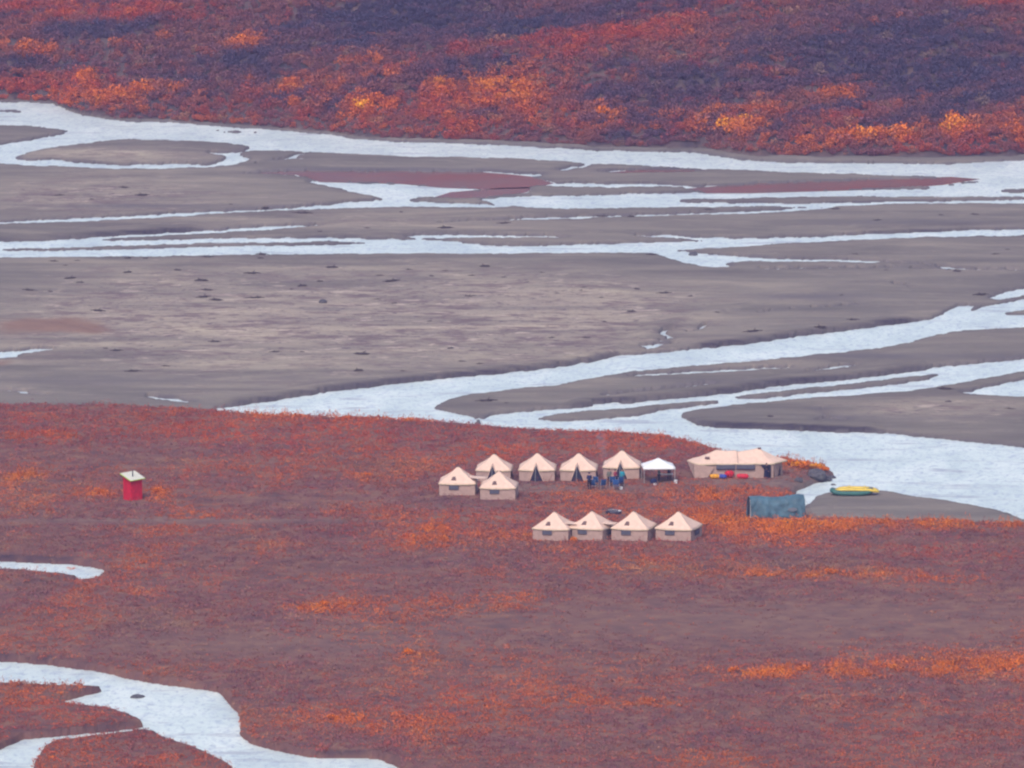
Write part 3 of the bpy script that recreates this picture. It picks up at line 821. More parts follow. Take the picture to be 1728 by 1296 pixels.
        if side_window: window('right', -.1, 1.5, .50, 1.05, M['grey_window'])
        roof_vent(-.38, .30, .52, .5)
    if awning:
        aw = MB()
        def fn(a, b):
            x = 1.15 + a * (eh - .1 - (0 if awning == 'drop' else .55)); y = .15 + (b - .5) * (1.9 - .4 * a)
            return (x, y, 1.72 - .10 * a - .05 * math.sin(math.pi * a) - .06 * math.sin(math.pi * b) * a)
        aw.quadgrid(fn, 6, 6); aw.build('awning', M['canvas_roof'], t, True, .012)
        pp = MB()
        for y in (-.55, .85):
            pp = MB(); pp.tube([(eh + (1.02 if awning == 'drop' else .48), y, 0), (eh + (.98 if awning == 'drop' else .44), y, 1.60)], .02, 6); pp.build('awning_pole', M['pole'], t)
        if awning == 'drop':
            sp = MB(); sp.quadgrid(lambda a, b: (eh + .97 - .55 * a, -.62 + .03 * math.sin(b * 9), .05 + 1.55 * b), 4, 6); sp.build('side_panel', M['canvas_wall'], t, True, .012)
    return t
BACK = 'tan tents with open doors in the back row'
make_tent(834, 812, 3, 'door', 'tan tent with open dark door, leftmost of the back row, behind a smaller tent', BACK, 1, sc=.97)
make_tent(907, 812, 2, 'door', 'tan canvas tent with a dark triangular door, second from the left in the back row', BACK, 2)
make_tent(977, 812, 3, 'door', 'tan canvas tent with a dark door and a pole, behind the standing person in navy', BACK, 3)
make_tent(1050, 808, 3, 'door', 'tan canvas tent with open door between the chairs and the white canopy', BACK, 4, sc=1.02)
FL = 'tan tents with dark windows at the left end of camp'
make_tent(773, 836, 3, 'window', 'leftmost tan canvas tent of the camp, with an awning stretched out on its right', FL, 5, awning='drop', side_window=False)
make_tent(842, 843, 4, 'window', 'small tan canvas tent standing in front of the leftmost back row tent', FL, 6, sc=.98, side_window=False)
FR = 'row of four tan tents nearest the viewer'
make_tent(936, 913, 13, 'window', 'leftmost of the four tan tents in the near row, awning held out on its right', FR, 7, awning=True, sc=.98)
make_tent(1000, 913, 22, 'window', 'second tan tent from the left in the near row, dark side window showing', FR, 8, awning=True, sc=.98)
make_tent(1070, 914, 14, 'window', 'third tan tent from the left in the near row of four', FR, 9, side_window=False)
make_tent(1146, 914, 18, 'window', 'rightmost tan tent of the near row, with windows on two sides', FR, 10)

# ------------------------------------------------------------------ big double-peaked tent
def big_tent():
    g = on_ground(1240, 806)
    c = Vector((g.x, g.y + 2.1, 0)); c.z = float(height(c.x, c.y)) - .03
    OBST.append((c.x, c.y, 5.4, 2.4))
    t = empty('mess_tent', c, R(1.5))
    tag(t, 'long tan double-peaked mess tent with a strip of grey windows beside the river bank', 'tent')
    ez = 1.55
    cor = [(-4.2, -2.1, ez), (4.1, -2.0, ez + .02), (5.55, .2, ez + .02), (4.1, 2.1, ez), (-4.2, 2.1, ez), (-4.95, .1, ez + .02)]
    ev = loop_pts(cor, 16)
    def ridge(x):
        x = max(-1.9, min(2.55, x)); 
        pk1, pk2 = 2.72, 2.88
        if x < 0.25: 
            u = (x + 1.9) / 2.15; z = pk1 - .10 * math.sin(math.pi * u) - .05 * u
        else:
            u = (x - .25) / 2.3; z = 2.50 + (pk2 - 2.50) * u ** 1.3
        return Vector((x, 0, z))
    for p in ev:
        if abs(abs(p.y) - 2.05) < .1: p.z -= .07 * abs(math.sin((p.x + 4.2) * math.pi / 2.1))
    rd = [ridge(p.x * .62 + .1) + Vector((0, .03 * (1 if p.y > 0 else -1), 0)) for p in ev]
    rb = loft_roof(ev, rd, 12, 0.13, 5, .07)
    roof = rb.build('roof', M['canvas_roof'], t, True, .012, 35)
    n = len(ev); hem = MB()
    top = [p + Vector((p.x * .002, p.y * .004, 0)) for p in ev]; low = [p + Vector((p.x * .003, p.y * .008, -.16)) for p in ev]
    hem.add([tuple(p) for p in top + low], [(i, (i + 1) % n, n + (i + 1) % n, n + i) for i in range(n)])
    hem.build('hem', M['canvas_hem'], roof, True, .008)
    cap = MB(); cap.box((2.62, -.05, 2.84), (.34, .3, .16), None, .04); cap.build('vent_cap', M['strap'], roof)
    seam = MB(); seam.tube([(.28, -2.06, ez + .02), (.28, -1.4, 1.80), (.28, -.6, 2.22), (.28, -.05, 2.58), (.28, 0, 2.72)], .022, 5); seam.build('seam', M['strap'], roof)
    pv = MB(); pv.box((-2.9, -1.25, 2.03), (.5, .25, .10), Euler((R(28), 0, 0)).to_matrix()); pv.build('roof_vent', M['strap'], roof, False)
    wl = MB()
    wc = [(-4.05, -2.0), (4.0, -1.92), (5.0, .2), (4.0, 2.0), (-4.05, 2.0), (-4.2, .1)]
    for i in range(6):
        a, b = wc[i], wc[(i + 1) % 6]
        wall_panel(wl, (*a, 0), (*b, 0), -.1, ez, 26 if i in (0, 3) else 8, 6, 20 + i, .05, .12)
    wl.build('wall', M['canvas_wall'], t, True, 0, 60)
    def panel(name, x0, x1, z0, z1, mat, y=-2.18, pts=None):
        b = MB()
        if pts is None: pts = [(x0, y, z0), (x1, y, z0), (x1, y + .04, z1), (x0, y + .04, z1)]
        b.add(pts, [tuple(range(len(pts)))])
        return b.build(name, mat, t, False, .025)
    for x0, x1 in ((-2.0, -.02), (.10, 2.05)):
        w = panel('window', x0, x1, .98, 1.42, M['grey_window'])
        b = MB(); b.tube([(x0, -2.20, .97), (x1, -2.20, .97)], .045, 6); b.build('rolled_flap', M['door_shade_flap'], w)
    panel('side_window', -3.45, -2.8, .75, 1.32, M['strap'])
    panel('doorway', 0, 0, 0, 0, M['door_shade_flap'], pts=[(2.95, -2.17, .02), (3.72, -2.17, .02), (3.72, -2.13, 1.42), (2.62, -2.13, 1.42), (3.02, -2.16, .9)])  # dark sheet in place of the shade inside the entrance
    panel('end_doorway', 0, 0, 0, 0, M['door_shade_flap'], pts=[(4.52, -1.15, .02), (4.78, -.65, .02), (4.78, -.62, 1.1)])  # same painted shade at the end opening
    fl = MB()
    fl.add([(-4.3, -2.2, ez - .05), (-4.95, .1, ez), (-4.3, -2.35, 0), (-2.9, -2.35, .1), (-2.2, -2.24, 1.2)], [(0, 2, 3, 4), (1, 2, 0)])
    fl.build('side_flap', M['canvas_wall'], t, False, .02)
    gl = MB()
    for p in cor:
        q = Vector(p); e = q + Vector((math.copysign(.8, q.x), math.copysign(.7, q.y), -ez - .05)); gl = MB(); gl.tube([q, e], .014, 5); gl.build('guy_line', M['strap'], t)
    return t
big_tent()

# ------------------------------------------------------------------ white canopy
def canopy():
    g = on_ground(1111, 815)
    c = Vector((g.x, g.y + 1.5, 0)); c.z = float(height(c.x, c.y))
    OBST.append((c.x, c.y, 2.0, 2.0))
    t = empty('canopy_shelter', c, R(4))
    tag(t, 'white pop-up canopy on thin legs beside the mess tent', 'canopy')
    h = 1.66; ez = 1.62
    ev = loop_pts([(-h, -h, ez), (h, -h, ez), (h, h, ez), (-h, h, ez)], 8)
    rb = loft_roof(ev, [Vector((p.x * .02, p.y * .02, 2.42)) for p in ev], 8, .05, 3, .02)
    rb.add([(0.033 * a, .033 * b, 2.42) for a, b in ((-1, -1), (1, -1), (1, 1), (-1, 1))], [(0, 1, 2, 3)])
    roof = rb.build('roof', M['white_cloth'], t, True, .01, 35)
    v = MB(); n = len(ev); low = [p + Vector((p.x * .006, p.y * .006, -.2)) for p in ev]
    v.add([tuple(p + Vector((p.x * .003, p.y * .003, 0))) for p in ev] + [tuple(p) for p in low], [(i, (i + 1) % n, n + (i + 1) % n, n + i) for i in range(n)])
    v.build('valance', M['white_cloth'], t, True, .008)
    for sx in (-1, 1):
        for sy in (-1, 1):
            l = MB(); l.box((sx * (h - .06), sy * (h - .06), ez / 2 - .02), (.05, .05, ez), None, .006)
            l.build('leg', M['pole'], t)
    # folding table under it
    tg = c + Vector((.75, -.3, 0)); tg.z = float(height(tg.x, tg.y))
    tb = empty('folding_table', tg, R(3)); tag(tb, 'white-topped folding table under the white canopy', 'table')
    b = MB(); b.box((0, 0, .76), (1.6, .7, .05), None, .015); b.build('table_top', M['white_plastic'], tb)
    for sx in (-.68, .68):
        for sy in (-.27, .27):
            b = MB(); b.tube([(sx, sy, 0), (sx * .95, sy, .74)], .02, 6); b.build('leg', M['dark_metal'], tb)
    return c
canc = canopy()

# ------------------------------------------------------------------ people
def skin_obj(name, chains, radii, pts, mat, parent, root=0, sub=1):
    me = bpy.data.meshes.new(name)
    names = list(pts)
    ix = {k: i for i, k in enumerate(names)}
    me.from_pydata([tuple(pts[k]) for k in names], [(ix[a], ix[b]) for a, b in chains], [])
    o = bpy.data.objects.new(name, me); COL.objects.link(o)
    sm = o.modifiers.new('skin', 'SKIN'); sm.use_smooth_shade = True
    for i, k in enumerate(names):
        r = radii[k]; me.skin_vertices[0].data[i].radius = r if isinstance(r, tuple) else (r, r)
        me.skin_vertices[0].data[i].use_root = (i == root)
    ss = o.modifiers.new('sub', 'SUBSURF'); ss.levels = sub; ss.render_levels = sub
    bpy.context.view_layer.update()
    dg = bpy.context.evaluated_depsgraph_get()
    nm = bpy.data.meshes.new_from_object(o.evaluated_get(dg))
    o.modifiers.clear(); o.data = nm; nm.name = name
    nm.materials.clear(); nm.materials.append(mat)
    nm.polygons.foreach_set('use_smooth', [True] * len(nm.polygons))
    if parent is not None: o.parent = parent
    return o
def person(px, py, face, label, jacket, trousers, hat='hair', h=1.75, lean=0.0, arms=('down', 'down'), loc=None):
    """face: heading in degrees, 0 looks towards the camera (-Y)"""
    g = on_ground(px, py) if loc is None else Vector(loc)
    g.z = float(height(g.x, g.y)) + .01
    s = h / 1.75
    P = {}; Rr = {}
    def pt(k, x, y, z, r): P[k] = Vector((x, y - lean * max(0, z - .9), z)) * s; Rr[k] = tuple(q * s for q in r) if isinstance(r, tuple) else r * s
    pt('pelvis', 0, 0, .95, (.15, .115)); pt('waist', 0, .0, 1.10, (.135, .10)); pt('chest', 0, .0, 1.30, (.16, .115)); pt('neckb', 0, .0, 1.45, (.085, .075)); pt('neck', 0, -.005, 1.51, .055)
    pt('jaw', 0, -.03, 1.575, (.062, .07)); pt('head', 0, -.015, 1.64, (.078, .095)); pt('crown', 0, 0, 1.70, (.065, .08)); pt('nose', 0, -.118, 1.625, .012); 
    pt('ear_l', .086, .005, 1.635, .014); pt('ear_r', -.086, .005, 1.635, .014)
    ch = [('pelvis', 'waist'), ('waist', 'chest'), ('chest', 'neckb'), ('neckb', 'neck'), ('neck', 'jaw'), ('jaw', 'head'), ('head', 'crown'), ('head', 'nose'), ('head', 'ear_l'), ('head', 'ear_r')]
    for sx, sd_, am in ((1, 'l', arms[0]), (-1, 'r', arms[1])):
        pt('sh' + sd_, sx * .185, 0, 1.41, .062)
        if am == 'down': el, wr = (sx * .235, .02, 1.12), (sx * .245, -.06, .87)
        elif am == 'bent': el, wr = (sx * .25, .05, 1.13), (sx * .14, -.22, 1.12)
        else: el, wr = (sx * .24, -.10, 1.16), (sx * .17, -.36, 1.16)
        pt('el' + sd_, *el, .046); pt('wr' + sd_, *wr, .03)
        e, w = Vector(el), Vector(wr); d = (w - e).normalized(); side = Vector((1, 0, 0)) if abs(d.x) < .8 else Vector((0, 0, 1))
        side = (side - d * side.dot(d)).normalized(); curl = d.cross(side).normalized()
        if curl.y > 0: curl = -curl
        pm = w + d * .065; pt('palm' + sd_, *pm, (.036, .02))
        ch += [('chest', 'sh' + sd_), ('sh' + sd_, 'el' + sd_), ('el' + sd_, 'wr' + sd_), ('wr' + sd_, 'palm' + sd_)]
        ax = Vector((0, 1, 0)) if am == 'down' else side
        ax = (ax - d * ax.dot(d)).normalized()
        for q, (off, ln) in enumerate(((-.033, .066), (-.011, .08), (.011, .076), (.033, .06))):
            b0 = pm + ax * off + d * .03; b1 = b0 + d * ln * .5 + curl * .008; b2 = b1 + d * ln * .45 + curl * .02
            for j, b in enumerate((b0, b1, b2)): pt(f'f{q}{j}{sd_}', *b, .0095 - .001 * j)
            ch += [('palm' + sd_, f'f{q}0{sd_}'), (f'f{q}0{sd_}', f'f{q}1{sd_}'), (f'f{q}1{sd_}', f'f{q}2{sd_}')]
        t0 = w + d * .03 - ax * .034; t1 = t0 - ax * .02 + d * .035 + curl * .012
        pt('t0' + sd_, *t0, .012); pt('t1' + sd_, *t1, .0095)
        ch += [('wr' + sd_, 't0' + sd_), ('t0' + sd_, 't1' + sd_)]
        pt('hip' + sd_, sx * .10, 0, .88, .088); pt('kn' + sd_, sx * .115, -.02, .50, .058); pt('an' + sd_, sx * .12, .02, .10, .038); pt('toe' + sd_, sx * .14, -.15, .035, .035)
        ch += [('pelvis', 'hip' + sd_), ('hip' + sd_, 'kn' + sd_), ('kn' + sd_, 'an' + sd_), ('an' + sd_, 'toe' + sd_)]
    body = skin_obj('person', ch, Rr, P, M['skin'], None)
    body.location = g; body.rotation_euler = (0, 0, R(face))
    tag(body, label, 'person', None)
    def garment(name, keys, grow, mat, root):
        kk = [k for k in P if k in keys]; pp = {k: P[k] for k in kk}; rr = {}
        for k in kk:
            r = Rr[k]; rr[k] = tuple(q + grow for q in r) if isinstance(r, tuple) else r + grow
        cc = [(a, b) for a, b in ch if a in pp and b in pp]
        return skin_obj(name, cc, rr, pp, mat, body, kk.index(root))
    garment('jacket', {'pelvis', 'waist', 'chest', 'neckb', 'shl', 'shr', 'ell', 'elr', 'wrl', 'wrr'}, .028, jacket, 'waist')
    garment('trousers', {'pelvis', 'hipl', 'hipr', 'knl', 'knr', 'anl', 'anr'}, .022, trousers, 'pelvis')
    for sd_ in 'lr':
        bt = MB(); a, b = P['an' + sd_], P['toe' + sd_]
        bt.tube([a + Vector((0, .03, .06)), a + Vector((0, .02, -.05)), b + Vector((0, .02, .01)), b + Vector((0, -.05, .0))], [.055, .06, .052, .03], 8)
        bt.build('boot', M['cl_black'], body)
    hb = MB(); hc = P['crown']
    hb.blob((hc.x, hc.y + .022, hc.z - .01), (.098, .112, .10), 2, .06, 2, 3)
    hb.build('hair' if hat == 'hair' else 'beanie', M['hair'] if hat == 'hair' else hat, body)
    for sx in (-1, 1):
        ey = MB(); ey.blob((sx * .032 * s, P['head'].y - .093 * s, P['head'].z + .01 * s), (.012, .006, .008), 1, 0); ey.build('eye', M['hair'], body)
    ey = MB(); ey.blob((0, P['jaw'].y - .068 * s, P['jaw'].z + .005), (.022, .006, .006), 1, 0); ey.build('mouth', M['skin'], body)
    return body
person(994.5, 826, 200, 'person in dark navy clothes standing left of the blue chairs', M['cl_navy'], M['cl_black'], M['cl_navy'], 1.78, .06, ('bent', 'bent'))
person(1028, 819, 20, 'person in a grey-green jacket standing behind the blue chairs', M['cl_sage'], M['cl_black'], 'hair', 1.72, 0, ('bent', 'down'))
person(1038.5, 818, 50, 'person in a dull pink jacket standing at the tent door', M['cl_pink'], M['cl_navy'], M['cl_black'], 1.62, 0, ('down', 'bent'))
person(1050, 820, -30, 'person in a bright teal jacket standing before the dark tent door', M['cl_teal'], M['cl_navy'], 'hair', 1.80, .05, ('bent', 'down'))
person(1112, 814.5, 80, 'person in dark green standing under the left side of the white canopy', M['cl_green'], M['cl_black'], M['cl_navy'], 1.60, 0, ('bent', 'bent'))
person(0, 0, -10, 'person in a dark blue jacket behind the white-topped table', M['cl_navy'], M['cl_black'], M['cl_black'], 1.62, .08, ('fwd', 'fwd'), loc=canc + Vector((1.15, .55, 0)))
person(1293.5, 807.5, 30, 'person in black standing at the doorway of the long mess tent', M['cl_black'], M['cl_navy'], 'hair', 1.60, 0, ('down', 'bent'))

# ------------------------------------------------------------------ camp chairs and small gear
def chair(px, py, face, label):
    g = on_ground(px, py); c = empty('camp_chair', g, R(face)); tag(c, label, 'chair', 'blue folding chairs around the camp fire')
    b = MB(); b.quadgrid(lambda u, v: ((u - .5) * .52, (v - .5) * .46, .43 - .05 * math.sin(math.pi * u) + .03 * (1 - v)), 5, 4); b.build('seat', M['chair_blue'], c, True, .02)
    b = MB(); b.quadgrid(lambda u, v: ((u - .5) * .54, .24 + .12 * v + .04 * math.sin(math.pi * u), .45 + .5 * v), 5, 5); b.build('backrest', M['chair_blue'], c, True, .02)
    for s in (-1, 1):
        b = MB(); b.quadgrid(lambda u, v: (s * (.27 + .04 * (v - .5)), -.22 + .5 * u, .62 + .015 * u + .03 * abs(v - .5)), 3, 2); b.build('armrest', M['chair_blue'], c, True, .015)
    for s in (-1, 1):
        b = MB(); b.tube([(s * .28, -.24, 0), (s * .27, -.22, .62)], .013, 6); b.build('leg', M['pole'], c)
        b = MB(); b.tube([(s * .27, .30, 0), (s * .27, .25, .45), (s * .27, .36, .95)], .013, 6); b.build('leg', M['pole'], c)
    for s in (-1, 1):
        for q in ([(s * .28, -.23, .03), (-s * .26, -.21, .42)], [(s * .27, .29, .03), (-s * .26, .24, .42)]):
            b = MB(); b.tube(q, .01, 5); b.build('cross_brace', M['dark_metal'], c)
    c.scale = (1.15, 1.15, 1.1)
chair(1001, 825, 165, 'blue camp chair beside the standing person in navy')
chair(1016, 825, 205, 'dark blue camp chair, second from the left by the fire')
chair(1034, 820, 175, 'blue camp chair in front of the person in the grey-green jacket')
chair(1008, 820, 150, 'blue camp chair at the back, between the navy-clad person and the grey-green jacket')
chair(1040, 827, 10, 'blue camp chair nearest the viewer, turned with its back to the fire')
chair(1047, 821, 190, 'blue camp chair at the feet of the person in teal')

def bag(px, py, size, mat, label, rz=0, name='dry_bag'):
    g = on_ground(px, py); r = size[2] / 2
    t = empty(name, g, R(rz)); tag(t, label, 'bag', 'bright dry bags outside the mess tent')
    b = MB(); L_ = size[0] / 2
    pts = [(-L_, 0, r * .75), (-L_ * .9, 0, r * .9), (-L_ * .5, 0, r), (0, 0, r * .95), (L_ * .5, 0, r), (L_ * .85, 0, r * .9), (L_, 0, r * .8)]
    b.tube(pts, [r * .55, r * .9, r, r * .96, r, r * .8, r * .25], 12); b.build('sack', mat, t)
    b = MB(); b.tube([(L_ * .95, 0, r * .8), (L_ * 1.12, 0, r * .85)], [r * .25, r * .42], 8, flat=.5); b.build('rolled_top', mat, t)
    for x in (-.4, .4):
        b = MB(); b.tube([(x * L_, math.cos(a) * r * 1.02, r + math.sin(a) * r * 1.02) for a in np.linspace(0, 6.283, 14)], .018, 5); b.build('strap', M['strap'], t)
bag(1206.5, 808, (.95, .5, .52), M['bag_yellow'], 'orange-yellow dry bag lying left of the blue bag', 5)
bag(1220, 808, (.75, .5, .5), M['bag_blue'], 'blue dry bag between the yellow and the red bags', -20)
bag(1231.5, 806.5, (.75, .6, .80), M['bag_red'], 'plump red dry bag standing right beside the blue bag', 30)
bag(1253.5, 808, (1.2, .5, .55), M['bag_red'], 'long red dry bag lying apart, rightmost of the bags', -4)
def bucket(px, py, r, h, mat, label, cat='bucket', name='bucket'):
    g = on_ground(px, py); t = empty(name, g); tag(t, label, cat)
    b = MB(); b.tube([(0, 0, 0), (0, 0, h * .9), (0, 0, h)], [r * .85, r, r * 1.04], 14); b.build('pail', mat, t)
    b = MB(); b.tube([(-r, 0, h * .9), (-r * .7, -.04, h * 1.2), (0, -.06, h * 1.32), (r * .7, -.04, h * 1.2), (r, 0, h * .9)], .012, 5); b.build('handle', M['dark_metal'], t)
bucket(1105.5, 819, .2, .2, M['white_plastic'], 'low white bucket in front of the dark duffel by the canopy')
bucket(1048.5, 826, .16, .3, M['white_plastic'], 'white bucket standing before the chairs and the teal jacket')
bucket(1140.5, 816, .2, .38, M['white_plastic'], 'white pail at the right leg of the canopy')
def duffel(px, py, label):
    g = on_ground(px, py); t = empty('duffel_bag', g, R(20)); tag(t, label, 'bag')
    b = MB(); b.blob((0, 0, .28), (.38, .3, .32), 3, .1, 1.5, 4, None, True); b.build('sack', M['cl_navy'], t)
    b = MB(); b.tube([(-.2, -.1, .55), (-.1, -.1, .68), (.1, -.1, .68), (.2, -.1, .55)], .02, 6); b.build('handle', M['strap'], t)
duffel(1103, 817, 'round dark navy duffel bag on the ground left of the canopy leg')
def gear_heap():
    g = on_ground(1037, 867); t = empty('gear_heap', g, R(-6)); tag(t, 'low grey heap of covered gear in the grass between the two tent rows', 'gear heap')
    OBST.append((g.x, g.y, 1.0, .8))
    b = MB(); b.blob((0, 0, .28), (.85, .55, .38), 4, .22, 1.6, 9, None, True); b.build('cover', M['grey_window'], t); t.scale = (.9, .9, .75)
    b = MB(); b.blob((-.65, -.2, .2), (.36, .3, .3), 3, .2, 1.6, 12, None, True); b.build('sack', M['cl_black'], t)
    b = MB(); b.tube([(-.7, -.3, .55), (0, -.4, .66), (.8, -.3, .42)], .03, 6); b.build('paddle_shaft', M['pole'], t)
    b = MB(); b.blob((.55, -.25, .48), (.25, .16, .1), 2, .1, 1, 2); b.build('white_sack', M['white_plastic'], t)
gear_heap()

# ------------------------------------------------------------------ green tarp shelter
def tarp_shelter():
    g = on_ground(1310, 875); c = Vector((g.x, g.y + 1.1, 0)); c.z = float(height(c.x, c.y)) - .05
    OBST.append((c.x, c.y, 3.1, 1.3))
    t = empty('tarp_shelter', c, R(9)); tag(t, 'sagging blue-green tarp shelter between the tents and the gravel bar', 'tarp shelter')
    Lh = 2.85
    prof = [(-1.15, 0), (-1.12, .5), (-1.05, 1.0), (-.92, 1.5), (-.68, 1.92), (-.3, 2.16), (0, 2.22), (.3, 2.16), (.68, 1.92), (.92, 1.5), (1.05, 1.0), (1.12, .5), (1.15, 0)]
    def fn(u, v):
        q = v * (len(prof) - 1); i = min(int(q), len(prof) - 2); f = q - i
        y = prof[i][0] * (1 - f) + prof[i + 1][0] * f; z = prof[i][1] * (1 - f) + prof[i + 1][1] * f
        x = (u - .5) * 2 * Lh
        z *= 1 - .05 * math.sin(math.pi * u) + .04 * u + .025 * math.sin(u * 9)
        w = (float(fbm(u * 7, v * 6, 61, 4)) - .5)
        fold = .16 * math.sin(u * 26 + 5 * float(vnoise(u * 4, v * 3, 5))) * max(0, 1 - z / 1.4)
        k = y / (abs(y) + .2)
        return (x + .05 * w, y + (w * .42 + fold) * k, z + w * .16 + (.05 * math.sin(u * 11) if z < .1 else 0))
    b = MB(); b.quadgrid(fn, 60, 36); b.build('cover', M['tarp'], t, True, .015, 60)
    for s, nm in ((0.0, 'end_panel'), (1.0, 'end_panel')):
        b = MB(); pts = [Vector(fn(s, k / 24)) for k in range(25)]
        x = -Lh + .06 if s == 0 else Lh - .06
        pts = [Vector((x, p.y * .96, p.z * .97)) for p in pts]
        b.add([tuple(p) for p in pts], [tuple(range(25))]); b.build(nm, M['tarp_dark'], t, False, .02)
    b = MB()
    cx_, cz = 1.45, .95
    pp = []
    for k in range(18):
        a = k / 18 * 6.283; pp.append((cx_ + .48 * math.cos(a), -1.30 - .02 * math.sin(a), cz + .2 * math.sin(a)))
    b.add(pp, [tuple(range(18))]); b.build('window_patch', M['tarp_patch'], t, False, .03)
    b = MB(); b.tube([(-Lh, -1.32, -.05), (-Lh - .02, -1.2, 1.2), (-Lh + .02, -.8, 1.98)], .035, 6); b.build('frame_pole', M['pole'], t)
    b = MB()
    for s in (-1, 1):
        for y in (-1, 1):
            b = MB(); b.tube([(s * Lh, y * .7, 1.9), (s * (Lh + .9), y * 1.7, 0)], .012, 5); b.build('guy_line', M['strap'], t)
tarp_shelter()

# ------------------------------------------------------------------ rafts
def raft(loc, rz, mat, label, L_=4.7, W_=2.0, tilt=(0, 0), r=.24, kick=.42):
    t = empty('inflatable_raft', loc, R(rz)); t.rotation_euler = (R(tilt[0]), R(tilt[1]), R(rz))
    tag(t, label, 'raft')
    pts = []
    for k in range(48):
        a = k / 48 * 2 * math.pi; c_, s_ = math.cos(a), math.sin(a)
        x = math.copysign(abs(c_) ** .7, c_) * (L_ / 2 - r); y = math.copysign(abs(s_) ** .6, s_) * (W_ / 2 - r)
        pts.append((x, y, r + kick * (abs(x) / (L_ / 2)) ** 4))
    b = MB(); b.tube(pts, r, 12, closed=True); b.build('hull_tube', mat, t)
    b = MB(); b.add([(x * .97, y * .95, z - r + .10) for x, y, z in pts], [tuple(range(48))]); b.build('floor', M['grey_floor'], t, False, .04)
    for x in (-.8, .8):
        b = MB(); b.tube([(x, -W_ / 2 + .3, r + .1), (x, 0, r + .13), (x, W_ / 2 - .3, r + .1)], .17, 10); b.build('thwart', mat, t)
    b = MB(); b.tube([(x * 1.0, y * 1.0 , z + r + .01) for x, y, z in pts], .018, 5, closed=True); b.build('grab_line', M['strap'], t)
    return t
rg = on_ground(1438, 838, .1)
OBST.append((rg.x, rg.y + 1, 3, 2))
raft((rg.x, rg.y + 1.0, rg.z + .02), 2, M['green_hull'], 'dark green inflatable raft lying on the gravel bar under the yellow one', 4.6, 2.0, (0, 0), .25)
raft((rg.x + .55, rg.y + 1.1, rg.z + .50), -1, M['yellow_hull'], 'yellow inflatable raft resting on top of the green raft', 4.6, 1.7, (0, 1.0), .15, -.26)

# ------------------------------------------------------------------ red outhouse
def outhouse():
    g = on_ground(225, 845); a = R(-40)
    c = Vector((g.x - .1, g.y + 1.0, 0)); c.z = float(height(c.x, c.y)) - .03
    OBST.append((c.x, c.y, .95, .95))
    t = empty('outhouse', c, R(38)); tag(t, 'small red outhouse with a pale tilted roof standing alone in the tundra', 'outhouse')
    w = .70; zb = 2.4; slope = .30
    def zr(x, y): return zb + slope * y + .06 * x
    b = MB()
    vs = [(sx * w, sy * w, z) for z in (0, 1) for sx, sy in ((-1, -1), (1, -1), (1, 1), (-1, 1))]
    vs = [(x, y, 0 if z == 0 else zr(x, y)) for x, y, z in vs]
    b.add(vs, [(0, 1, 5, 4), (1, 2, 6, 5), (2, 3, 7, 6), (3, 0, 4, 7), (3, 2, 1, 0), (4, 5, 6, 7)])
    wall = b.build('wall', M['red_paint'], t, False)
    b = MB()
    for k in range(6):
        x = -w + .12 + k * .23
        for q in ((x, -w - .004, 1.08), (-w - .004, x, 1.08)):
            b = MB(); b.box(q, (.02, .02, 1.85)); b.build('batten', M['red_door'], wall, False)
    q = .92; b = MB()
    P4 = [(-q, -q), (q, -q), (q, q), (-q, q)]
    b.add([(x, y, zr(x, y) + .03) for x, y in P4] + [(x, y, zr(x, y) + .10) for x, y in P4], [(0, 1, 2, 3)[::-1], (4, 5, 6, 7), (0, 1, 5, 4), (1, 2, 6, 5), (2, 3, 7, 6), (3, 0, 4, 7)])
    roof = b.build('roof', M['roof_green'], t, False)
    b = MB()
    for i in (0, 3):
        (x0, y0), (x1, y1) = P4[i], P4[(i + 1) % 4]
        b = MB(); b.tube([(x0 * 1.01, y0 * 1.01, zr(x0, y0) + .06), (x1 * 1.01, y1 * 1.01, zr(x1, y1) + .06)], .055, 6); b.build('fascia', M['roof_edge'], roof, False)
    b = MB(); b.tube([(-.1, -.15, 2.2), (-.1, -.15, 3.05)], .055, 8); b.build('vent_pipe', M['dark_metal'], t)
    b = MB(); b.box((w + .025, -.05, 1.05), (.05, 1.0, 1.95), None, .01); d = b.build('door', M['red_door'], t)
    b = MB(); b.box((w + .07, -.4, 1.0), (.06, .05, .16), None, .01); b.build('handle', M['dark_metal'], d)
    b = MB(); b.box((w + .09, .42, 1.9), (.05, .26, .34), None, .01); b.build('notice_board', M['yellow_sign'], t)
outhouse()

# ------------------------------------------------------------------ rocks
def rock(px, py, s, label, seed, name='boulder', z0=.1, group=None):
    g = on_ground(px, py, z0); b = MB(); b.blob((0, 0, s[2] * .35), s, 3, .28, 1.7, seed, None, False)
    o = b.build(name, M['rock'], None, True, 0, 30); o.location = g; o.rotation_euler = (0, 0, seed * 1.3)
    tag(o, label, 'boulder', group); return o
rock(232, 1183, (.85, .7, .48), 'dark boulder rising from the pale stream in the foreground', 3, z0=0)
rock(1379, 806, (1.0, .9, .7), 'largest dark rock at the tip of the river bank', 5, z0=.7)
rock(1392, 812, (.7, .7, .5), 'dark rock at the water edge below the bank tip', 6, z0=.3)
rock(1403, 811, (.55, .5, .4), 'small dark rock standing in the water off the bank tip', 7, z0=0)
rock(1415, 818, (.6, .4, .25), 'flat dark rock in the water furthest from the bank tip', 8, z0=0)
rock(1407, 824, (.5, .4, .35), 'dark stone between the bank and the rafts', 9, z0=0)
rock(1348, 812, (.4, .4, .3), 'lone dark stone halfway up the eroded bank', 10, z0=.5)
rock(1170, 435, (.9, .6, .6), 'dark boulder in the side branch of the far channel', 11, z0=0)
rock(545, 511, (.5, .4, .35), 'reddish dark stone alone in the middle of the gravel flat', 12)

